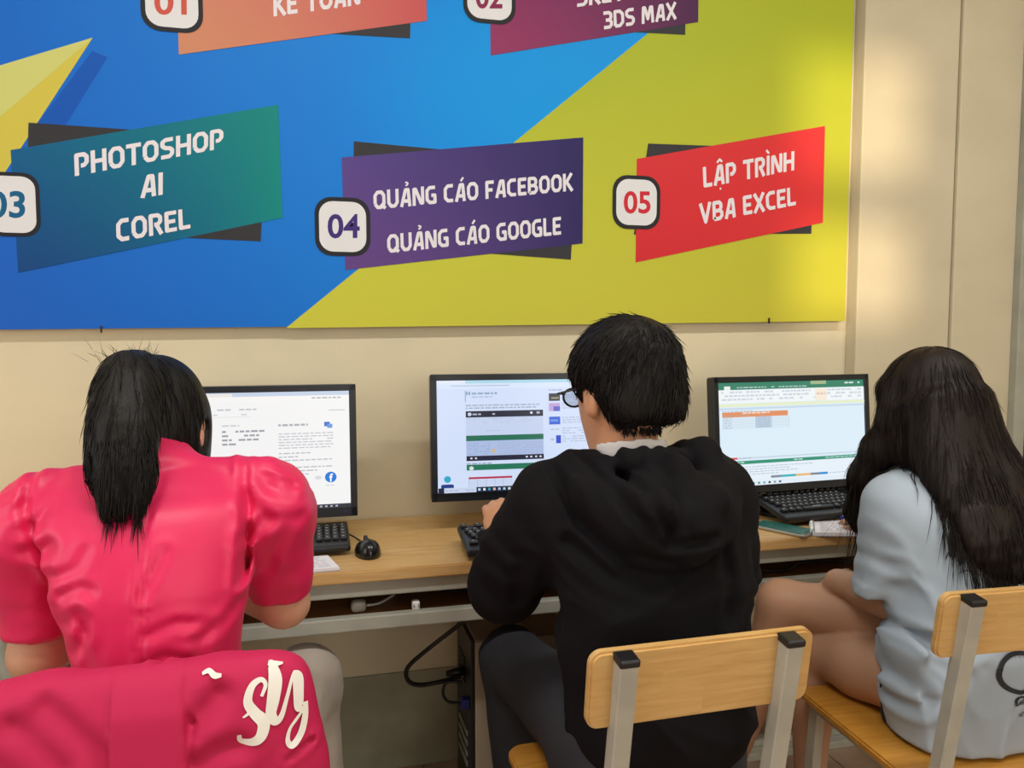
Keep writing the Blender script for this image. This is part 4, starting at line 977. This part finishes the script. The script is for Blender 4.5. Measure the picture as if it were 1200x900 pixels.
def j_sleeve(P):
    xc = -.208 + .03 * (.83 - P[:, 2]); d = smax(j_body(P) - .010 * np.clip((.862 - P[:, 2]) / .05, 0, 1), np.abs(P[:, 0] - xc) - (.043 + .02 * (.85 - P[:, 2])), .004)
    return smax(d, P[:, 1] + 1.17, .004)
def j_all(P):
    d = j_body(P)
    d = gr2(P, d, [[(-0.210,0.867), (-0.194,0.854), (-0.174,0.825), (-0.156,0.794)], [(-0.156,0.794), (-0.158,0.746), (-0.161,0.669)], [(-0.041,0.731), (-0.022,0.741), (-0.009,0.747)]], .0025, .004, -1.1)
    d = gr2(P, d, [[(-0.326,0.826), (-0.304,0.808), (-0.282,0.786), (-0.254,0.760), (-0.238,0.727)], [(-0.154,0.792), (-0.136,0.809), (-0.122,0.823)], [(-0.148,0.745), (-0.127,0.757), (-0.098,0.761)], [(-0.358,0.811), (-0.337,0.798), (-0.303,0.759)]], .0045, .013, -1.1)
    return smin(d, j_sleeve(P), .002)
blob('jacket_shell', j_all, (-.50, -1.33, .40), (.06, -1.05, .90), .0046, M['pinkjacket'], jk)

pl = ribbon([(-0.0709,0.8191), (-0.0659,0.8322), (-0.0719,0.8388), (-0.0829,0.8323), (-0.0876,0.8153), (-0.0793,0.8006), (-0.0687,0.7875), (-0.0720,0.7713), (-0.0837,0.7646), (-0.0970,0.7664), (-0.0986,0.7756)], [.004, .005, .006, .009, .011, .013, .015, .014, .010, .007, .005])
pl += ribbon([(-0.0937,0.7977), (-0.0857,0.8022), (-0.0791,0.8103)], [.002, .004, .002])
pl += ribbon([(-0.0629,0.8557), (-0.0582,0.8529), (-0.0538,0.8367), (-0.0565,0.8135), (-0.0594,0.7961), (-0.0542,0.7856), (-0.0467,0.7906), (-0.0397,0.8115), (-0.0330,0.8343), (-0.0292,0.8426)], [.004, .010, .017, .016, .013, .011, .007, .005, .004, .003])
pl += ribbon([(-0.0625,0.8565), (-0.0546,0.8540), (-0.0444,0.8537)], [.004, .006, .002])
pl += ribbon([(-0.0310,0.8412), (-0.0256,0.8335), (-0.0249,0.8117), (-0.0245,0.7957), (-0.0186,0.7930)], [.005, .013, .013, .011, .004])
pl += ribbon([(-0.0162,0.8007), (-0.0173,0.7809), (-0.0229,0.7617), (-0.0335,0.7504), (-0.0393,0.7567), (-0.0368,0.7707), (-0.0277,0.7822), (-0.0171,0.7936)], [.006, .008, .009, .008, .006, .004, .004, .003])
drape_polys('script_lettering', pl, j_all, .0012, M['white_print'], jk, -1.6)
pl = ribbon([(-0.1436,0.8523), (-0.1355,0.8549), (-0.1279,0.8498), (-0.1199,0.8497)], [.003, .005, .007, .004])
drape_polys('script_mark', pl, j_all, .0012, M['white_print'], jk, -1.6)

# ================================================================== boy in the black hoodie (middle)
pb = person('boy with short black hair and glasses in a black hoodie, seen from behind', (.575, -.95, 0))
B_st = [((.585, -.965, .50), .16, .12), ((.585, -.985, .70), .148, .105), ((.58, -.985, .85), .165, .11), ((.572, -.96, .97), .178, .10), ((.566, -.94, 1.015), .155, .07), ((.558, -.925, 1.05), .06, .055)]
bSL, bSR = V3(.412, -.925, .985), V3(.720, -.945, .985)
bEL, bER = V3((0.355,-0.805,0.794)), V3(.782, -.86, .79)
bWL, bWR = V3((0.403,-0.607,0.836)), V3(.72, -.60, .795)
bHC = V3(.553, -.905, 1.178); bHB = frame((-.29, .92, -.22))
bKL, bKR = V3((0.464,-0.431,0.483)), V3(.66, -.47, .52)
bAL, bAR = V3(.47, -.52, .10), V3(.68, -.50, .10)
def b_body(P):
    d = vloft(P, B_st); d = smin(d, head_sdf(P, bHC, bHB, 1.04), .02); d = smin(d, cone(P, (.558, -.925, 1.03), bHC + V3(0, -.02, -.05), .056, .054), .03)
    for S, E, W_, sd, fd in ((bSL, bEL, bWL, 1, (.05, .8, .45)), (bSR, bER, bWR, -1, (-.1, .95, -.05))):
        d = smin(d, chain(P, [S, E, W_], [.05, .042, .027], .02), .03); d = smin(d, hand_sdf(P, W_ + V3(0, .01, .0), fd, (-.35 if sd > 0 else 0, -.3 if sd > 0 else .1, 1), sd, .6, 1.05), .012)
    for H, K, A in ((V3(.50, -.93, .53), bKL, bAL), (V3(.66, -.93, .53), bKR, bAR)):
        d = smin(d, chain(P, [H, K, A], [.075, .054, .036], .03), .03); d = smin(d, chain(P, [A + V3(0, 0, -.02), A + V3(0, .13, -.058)], [.036, .03]), .02)
    return d
blob('body', b_body, (.22, -1.12, .0), (.92, -.30, 1.33), .0065, M['skin_b'], pb)
def b_hoodie(P):
    st = [((.585, -.985, .53), .168, .120), ((.585, -1.0, .60), .175, .128), ((.585, -.995, .70), .172, .13), ((.58, -.985, .85), .183, .13), ((.572, -.96, .96), .190, .118), ((.566, -.94, 1.012), .168, .085), ((.560, -.925, 1.045), .078, .070)]
    d = vloft(P, st, ex=2.3)
    for S, E, W_, s_ in ((bSL, bEL, bWL, -1), (bSR, bER, bWR, 1)):
        dr = (W_ - E) / np.linalg.norm(W_ - E)
        a = chain(P, [S, S*.4 + E*.6 + V3(s_*.004, 0, 0), E, W_ - dr * .035], [.076, .074, .066, .044], .03)
        el_ = np.exp(-(np.linalg.norm(P - E, axis=1) / .13) ** 2)
        d = smin(d, a + wav(P, 51 if s_ > 0 else 52, 30, .005, (1, 1, 1.2)) * (.5 + el_), .04)
    # hood lying on the back: nested U-shaped rolls of cloth under the collar
    hood = ell(P, (.575, -1.070, .985), (.115, .058, .070))
    U = lambda w, zb, y, x0=.572: [V3(x0 - w*.55, -.885, 1.045), V3(x0 - w*.95, -.945, 1.050), V3(x0 - w, -1.03 + y*.6, 1.015), V3(x0 - w*.55, -1.085 + y, zb + .030), V3(x0 + .02, -1.10 + y, zb), V3(x0 + w*.55, -1.085 + y, zb + .030), V3(x0 + w, -1.02 + y*.6, 1.02), V3(x0 + w*.95, -.94, 1.058), V3(x0 + w*.55, -.885, 1.045)]
    hood = smin(hood, chain(P, U(.132, .945, -.010), [.020, .028, .032, .032, .032, .032, .030, .028, .020], .02), .020)
    hood = smin(hood, chain(P, U(.098, .985, -.030), [.018, .026, .026, .024, .022, .024, .028, .028, .02], .015), .010)
    hood = smin(hood, chain(P, [V3(.562, -1.0, 1.068), V3(.585, -1.06, 1.052), V3(.602, -1.12, 1.00), V3(.612, -1.135, .955)], [.018, .028, .024, .012], .02), .010)
    hood = smin(hood, chain(P, [V3(.660, -.945, 1.070), V3(.675, -.985, 1.068), V3(.668, -1.05, 1.02), V3(.645, -1.11, .965)], [.020, .030, .026, .014], .02), .010)
    hood = smin(hood, chain(P, [V3(.478, -.975, 1.052), V3(.52, -1.0, 1.066), V3(.566, -1.008, 1.070), V3(.61, -1.0, 1.066), V3(.65, -.975, 1.06)], [.018, .020, .020, .020, .020], .01), .012)
    hood = smin(hood, ell(P, (.580, -1.052, 1.020), (.095, .050, .040)), .012)
    d = smin(d, hood, .022)
    d = smax(d, -smax(cone(P, (.557, -.915, 1.03), (.548, -.895, 1.14), .052, .068), 1.045 - P[:, 2], .006), .012)
    d = d + (wav(P, 55, 13, .005, (.8, .6, 1.2)) + creases(P, 57, 11, .006)) * np.clip((1.0 - P[:, 2]) * 6, .15, 1)
    return gr2(P, d, [[(0.351,0.892), (0.347,0.847), (0.360,0.797)], [(0.410,0.941), (0.462,0.895), (0.533,0.877)], [(0.277,0.982), (0.301,0.933), (0.334,0.898)], [(0.661,0.931), (0.671,0.870), (0.663,0.818)], [(0.261,0.920), (0.293,0.885), (0.334,0.857)]], .006, .012, -.75)
b_hoodie0 = b_hoodie
def b_hoodie(P):
    return gr2(P, b_hoodie0(P), [[(0.499,1.092), (0.513,1.017), (0.550,0.956)], [(0.567,1.089), (0.553,1.023), (0.539,0.957)], [(0.396,1.064), (0.422,0.973), (0.488,0.906), (0.569,0.889), (0.646,0.937)], [(0.451,1.078), (0.483,1.002), (0.536,0.947), (0.613,0.965)]], .0065, .008, -.93)
blob('hoodie', b_hoodie, (.20, -1.18, .49), (.93, -.56, 1.12), .005, M['hoodie'], pb)
tube('drawstring', [Vector(p) - pb.location for p in spline([(0.482,-0.923,1.036), (0.449,-0.934,1.049), (0.435,-0.930,1.063), (0.441,-0.931,1.067), (0.461,-0.926,1.063), (0.485,-0.923,1.047)], 6)], .0028, M['hoodie'], pb, 6)
def b_collar(P):
    ax = cone(P, (.558, -.934, 1.02), (.556, -.932, 1.13), .066, .066); inn = cone(P, (.558, -.934, 1.00), (.556, -.932, 1.17), .060, .060)
    return smax(smax(smax(ax, -inn, .002), P[:, 2] - (1.100 - .25 * (P[:, 1] + .985)), .002), P[:, 1] + .93, .004)
blob('shirt_collar', b_collar, (.47, -1.02, 1.01), (.65, -.82, 1.15), .004, M['collar'], pb, 1)
def b_trouser(P):
    d = vloft(P, [((.585, -.965, .475), .172, .135), ((.585, -.975, .60), .165, .125)])
    for H, K, A in ((V3(.50, -.93, .535), bKL, bAL + V3(0, 0, .02)), (V3(.66, -.93, .535), bKR, bAR + V3(0, 0, .02))):
        d = smin(d, chain(P, [H, K, A], [.092, .076, .062], .03), .03)
    d = d + wav(P, 61, 20, .006, (1, .6, 1.3))
    return smax(d, .09 - P[:, 2], .01)
blob('trousers', b_trouser, (.34, -1.14, .06), (.80, -.34, .72), .0075, M['trouser'], pb)
for A in (bAL, bAR):
    def shoe(P, A=A): return smax(smin(ell(P, (A[0], A[1] + .07, .030), (.045, .125, .036)), ell(P, (A[0], A[1], .048), (.040, .05, .048)), .03), .001 - P[:, 2], .004)
    blob('shoe', shoe, (A[0] - .07, A[1] - .09, -.01), (A[0] + .07, A[1] + .23, .12), .007, M['shoe'], pb)
def b_cap(P):
    q = ((P - bHC) @ bHB.T) / 1.04
    d = ell(q, (0, -.016, .040), (.092, .108, .092)); d = smin(d, ell(q, (0, -.060, -.025), (.078, .050, .070)), .035)
    d = smax(d, -ell(q, (0, .115, -.050), (.11, .085, .105)), .012)
    for s_ in (-1, 1): d = smax(d, -ell(q, (s_ * .088, .010, -.045), (.034, .036, .052)), .010)
    return smax(d, (-.062 - .12 * (q[:, 1] + .1) - q[:, 2]), .012)
b_hair = lambda P: b_cap(P) + wav(P, 71, 70, .0020, (1, 1, .35))
blob('hair', b_hair, (.40, -1.08, 1.05), (.72, -.74, 1.34), .005, M['hair'], pb)
vv, _ = surf(b_cap, (.40, -1.08, 1.05), (.72, -.74, 1.34), .008, 0); q = (vv - bHC) @ bHB.T
vv = vv[(q[:, 1] < .05) | (q[:, 2] > .07)]; sel = vv[np.random.choice(len(vv), 2600)]
whorl = bHC + bHB.T @ V3(.010, -.075, .118)
def b_dir(P):
    r = P - whorl; rn = np.linalg.norm(r, axis=1)[:, None]; sw = np.cross(r, V3(0, -.5, .86)); return r / (rn + .01) + .35 * sw / (rn + .03) + V3(0, 0, -.55)
strands('hair_strands', b_cap, sel, b_dir, np.random.uniform(.025, .055, len(sel)), 6, .0012, M['hair'], pb, .005, None, .28)
nk = vv[((vv - bHC) @ bHB.T)[:, 2] < -.07]; nk = nk[np.random.choice(len(nk), 260)]
strands('hair_strands', lambda P: np.minimum(b_cap(P), b_body(P) - .003), nk, lambda P: np.tile(V3(.1, 0, -1), (len(P), 1)), np.random.uniform(.006, .018, 260), 4, .0011, M['hair'], pb, .003, None, .3)
# spectacles
gw = lambda x, y, z: Vector(bHC + (bHB.T @ V3(x, y, z)) * 1.04) - pb.location
gl = bpy.data.objects.new('glasses', None); C.objects.link(gl); gl.parent = pb
rim = [tube('rim', [gw(s_ * (  .032) + .023 * math.cos(a), .104, .006 + .017 * math.sin(a)) for a in np.linspace(0, 2 * math.pi, 25)], .0022, M['black'], gl, 6) for s_ in (-1, 1)]
for s_ in (-1, 1):
    from_pd('lens', [gw(s_ * .032 + .022 * math.cos(a), .104 + dy, .006 + .016 * math.sin(a)) for dy in (-.0006, .0006) for a in np.linspace(0, 2 * math.pi, 20, endpoint=False)],
            [tuple(range(19, -1, -1)), tuple(range(20, 40))] + [(i, (i+1) % 20, 20 + (i+1) % 20, 20 + i) for i in range(20)], M['lens'], gl)
    tube('temple_arm', [gw(s_ * .055, .104, .014), gw(s_ * .073, .095, .014), gw(s_ * .080, .01, .012), gw(s_ * .079, -.012, -.004)], .002, M['black'], gl, 6)
tube('bridge', [gw(-.009, .104, .010), gw(0, .108, .013), gw(.009, .104, .010)], .002, M['black'], gl, 6)

# ================================================================== girl with long hair (right)
pg = person('girl with long loose dark hair in a pale t-shirt, legs crossed', (1.32, -.9, 0))
G_st = [((1.325, -.93, .50), .158, .12), ((1.322, -.935, .66), .128, .10), ((1.318, -.91, .80), .140, .10), ((1.318, -.875, .92), .158, .10), ((1.322, -.85, .965), .138, .065), ((1.326, -.83, 1.005), .055, .052)]
gSL, gSR = V3(1.200, -.862, .915), V3(1.465, -.85, .935)
gEL, gER = V3((1.199,-0.850,0.716)), V3(1.50, -.74, .76)
gWL, gWR = V3((1.198,-0.675,0.694)), V3(1.44, -.53, .785)
gHC = V3(1.322, -.795, 1.120); gHB = frame((-.22, .90, -.32))
gKL, gKR = V3((1.172,-0.610,0.513)), V3((1.118,-0.569,0.602))
gAL, gAR = V3((1.147,-0.660,0.170)), V3((1.036,-0.469,0.132))
def g_body(P):
    d = vloft(P, G_st); d = smin(d, head_sdf(P, gHC, gHB), .02); d = smin(d, cone(P, (1.326, -.83, .99), gHC + V3(0, -.02, -.05), .048, .046), .03)
    for S, E, W_, sd, fd, nn in ((gSL, gEL, gWL, 1, (.25, .9, -.35), (-.6, 0, .7)), (gSR, gER, gWR, -1, (-.2, .95, -.1), (0, .1, 1))):
        a = chain(P, [S, E, W_], [.046, .043, .030], .02); a = smin(a, cone(P, E, E*.65+W_*.35, .042, .045), .02)
        d = smin(d, a, .03); d = smin(d, hand_sdf(P, W_, fd, nn, sd, .5, .95), .014)
    for H, K, A, kk in ((V3(1.245, -.90, .545), gKL, gAL, .018), (V3(1.39, -.87, .585), gKR + V3(0, 0, .012), gAR, .003)):
        d = smin(d, chain(P, [H, H*.5 + K*.5 + V3(0, 0, .022 if kk < .01 else -.004), K, K*.62 + A*.38 + V3(0, -.012, 0), A], [.086, .070, .053, .050, .032], .03), kk)
        d = smin(d, chain(P, [A + V3(0, -.01, -.02), A + V3(-.01, .05, -.045), A + V3(-.02, .13, -.05)], [.034, .032, .022]), .02)
    return d
blob('body', g_body, (.94, -1.08, .0), (1.62, -.28, 1.26), .0065, M['skin_g'], pg)
def g_shirt(P):
    st = [((1.320, -.945, .455), .188, .130), ((1.315, -.94, .56), .188, .14), ((1.318, -.935, .68), .170, .135), ((1.318, -.915, .80), .162, .122), ((1.318, -.875, .915), .172, .115), ((1.322, -.85, .965), .15, .078), ((1.326, -.835, 1.0), .062, .058)]
    d = vloft(P, st, ex=2.3); d = d + (wav(P, 81, 15, .007, (.9, .7, 1.1)) + creases(P, 82, 12, .0062, (1, .8, .9))) * np.clip((.93 - P[:, 2]) * 5, .1, 1)
    for S, E, s_ in ((gSL, gEL, -1), (gSR, gER, 1)):
        dr = (E - S) / np.linalg.norm(E - S)
        sl = chain(P, [S, S + dr * .21], [.070, .082], .02) + wav(P, 83 + s_, 20, .003) + creases(P, 86 + s_, 14, .0028)
        hem = (P - (S + dr * .185)) @ dr; sl = sl - .004 * (1 / (1 + np.exp(-(hem + .026) / .0012))); sl = smax(sl, hem, .006)
        sl = smax(sl, -smax(chain(P, [S + dr * .12, S + dr * .30], [.058, .070]), -(hem + .035), .004), .006)
        d = smin(d, sl, .03); d = groove(P, d, [S + V3(-s_*.02, -.10, .05), S + V3(-s_*.005, -.11, -.03), S + V3(-s_*.0, -.09, -.09)], .004, .008)
    d = gr2(P, d, [[(1.006,0.933), (1.091,0.898), (1.131,0.848)], [(1.039,0.881), (1.115,0.830), (1.138,0.810)], [(1.088,0.782), (1.079,0.733), (1.120,0.673)], [(1.151,0.763), (1.124,0.691), (1.103,0.619)], [(1.201,0.627), (1.171,0.573), (1.128,0.541)], [(1.042,0.700), (1.102,0.647), (1.149,0.576)], [(1.253,0.697), (1.199,0.674), (1.143,0.689)]], .0045, .011, -.70)
    return smax(d, .461 - P[:, 2] + .25 * np.clip(P[:, 1] + .86, 0, .4), .008)
blob('t_shirt', g_shirt, (1.04, -1.12, .44), (1.62, -.66, 1.04), .0055, M['shirt'], pg)
def g_shorts(P):
    d = vloft(P, [((1.325, -.925, .470), .168, .118), ((1.325, -.94, .58), .160, .118)])
    for H, K in ((V3(1.245, -.90, .545), gKL), (V3(1.40, -.88, .56), gKR)):
        e = (K - H) / np.linalg.norm(K - H); q = cone(P, H, H + e * .10, .094, .092); d = smin(d, smax(q, (P - (H + e * .035)) @ e, .01), .03)
    return smax(d, .4575 - P[:, 2], .006)
blob('shorts', g_shorts, (1.10, -1.09, .44), (1.56, -.70, .66), .007, M['shorts'], pg)
for A in (gAL, gAR):
    def shoe(P, A=A): return smax(ell(P, (A[0] - .012, A[1] + .06, A[2] - .072), (.040, .12, .016)), -(A[2] - .085) * 0 - P[:, 2] + .001, .004)
    blob('sandal', shoe, (A[0] - .07, A[1] - .09, A[2] - .12), (A[0] + .06, A[1] + .21, A[2] - .03), .006, M['shoe'], pg)
def g_cap(P):
    q = (P - gHC) @ gHB.T
    d = ell(q, (0, -.018, .034), (.088, .104, .096)); d = smin(d, ell(q, (0, -.05, -.04), (.082, .066, .10)), .03)
    for s_ in (-1, 1): d = smin(d, chain(q, [V3(s_*.066, .035, .05), V3(s_*.074, .035, -.02), V3(s_*.072, .02, -.09)], [.024, .024, .026], .02), .03)
    return smax(d, -ell(q, (0, .125, -.045), (.066, .075, .12)), .012)
def g_fall(P):
    d = loft(P, [((1.322, -.845, 1.13), .098, .075), ((1.325, -.895, 1.03), .112, .065), ((1.335, -.955, .95), .122, .050), ((1.345, -1.000, .88), .108, .036), ((1.355, -1.020, .815), .080, .020)], ex=2.2)
    lk = chain(P, [V3(1.262, -.79, 1.10), V3(1.238, -.755, 1.02), V3(1.226, -.725, .95), V3(1.226, -.705, .87), V3(1.23, -.70, .83)], [.034, .036, .034, .026, .012], .03)
    lk2 = chain(P, [V3(1.40, -.78, 1.08), V3(1.42, -.77, 1.0), V3(1.42, -.75, .90)], [.036, .034, .016], .03)
    d = smin(d, ell(P, (1.272, -.845, 1.015), (.040, .045, .05)), .03)
    return smin(smin(d, lk, .03), lk2, .03)
def g_hair0(P): return smin(g_cap(P), g_fall(P), .03)
g_hair = lambda P: g_hair0(P) + wav(P, 91, 60, .0030, (1.3, 1.3, .14))
blob('hair', g_hair, (1.14, -1.10, .70), (1.50, -.64, 1.27), .0055, M['hair_b'], pg)
vv, _ = surf(g_hair0, (1.14, -1.10, .74), (1.50, -.64, 1.27), .009, 0); sel = vv[np.random.choice(len(vv), 1800)]
over = lambda P: np.minimum(g_hair0(P), g_shirt(P) - .004)
def g_dir(P):
    up = np.clip((P[:, 2] - 1.10) / .1, 0, 1)[:, None]; r = (P - V3(1.325, -.80, 1.15)) * V3(1.2, 1.0, 0); return V3(0, -.05, -1) + up * r * 8
strands('hair_strands', over, sel, g_dir, np.random.uniform(.06, .15, len(sel)), 9, .0011, M['hair_b'], pg, .004, None, .10)
low = sel[(sel[:, 2] < .96) & (sel[:, 1] < -.9)]; low = low[np.random.choice(len(low), 420)]
strands('hair_strands', over, low, lambda P: np.tile(V3(.02, -.02, -1), (len(P), 1)), np.random.uniform(.05, .15, 420), 10, .0010, M['hair_b'], pg, .006, None, .10, .001)
fly = vv[(vv[:, 0] < 1.27) & (vv[:, 2] < 1.12) & (vv[:, 1] > -.82)]; fly = fly[np.random.choice(len(fly), 130)]
strands('loose_hairs', over, fly, lambda P: np.tile(V3(-.10, .02, -1), (len(P), 1)), np.random.uniform(.10, .24, 130), 9, .0008, M['hair_b'], pg, .0, .25, .13)
# print on the back of the shirt

def put_text(txt, x0, x1, z0, z1, bold=0.0, shear=0.0):
    v, f = text_polys(txt, bold); return [[(x0 + (x1 - x0) * v[i][0] + shear * v[i][1] * (z1 - z0), z0 + (z1 - z0) * v[i][1]) for i in q] for q in f]
cx_, cz_ = 1.300, .638
tp = ribbon([(cx_ + .042 * math.cos(a), cz_ + .036 * math.sin(a)) for a in np.linspace(.75, 5.6, 12)], [.006, .008, .009, .010, .010, .010, .010, .010, .009, .008, .007, .005])
tp += put_text('Giữ', 1.281, 1.330, .574, .597, .01, .2) + put_text('cùng', 1.301, 1.36, .545, .563, .01, .2)
drape_polys('shirt_lettering', tp, g_shirt, .0014, M['print_dark'], pg, -1.4)
em = []; r_ = random.Random(12)
for k in range(26):
    x, z = 1.250 + r_.uniform(-.030, .035), .85 + r_.uniform(-.040, .034); a = r_.uniform(0, 3.14); l = r_.uniform(.01, .026)
    em += ribbon([(x, z), (x + l * .5 * math.cos(a), z + l * .5 * math.sin(a)), (x + l * math.cos(a + .7), z + l * math.sin(a + .7))], [.0012, .0018, .0012], 4)
em += ribbon([(1.212, .845), (1.216, .875), (1.222, .895)], [.010, .014, .010])
drape_polys('shirt_emblem', em, g_shirt, .0014, M['print_dark'], pg, -1.4)
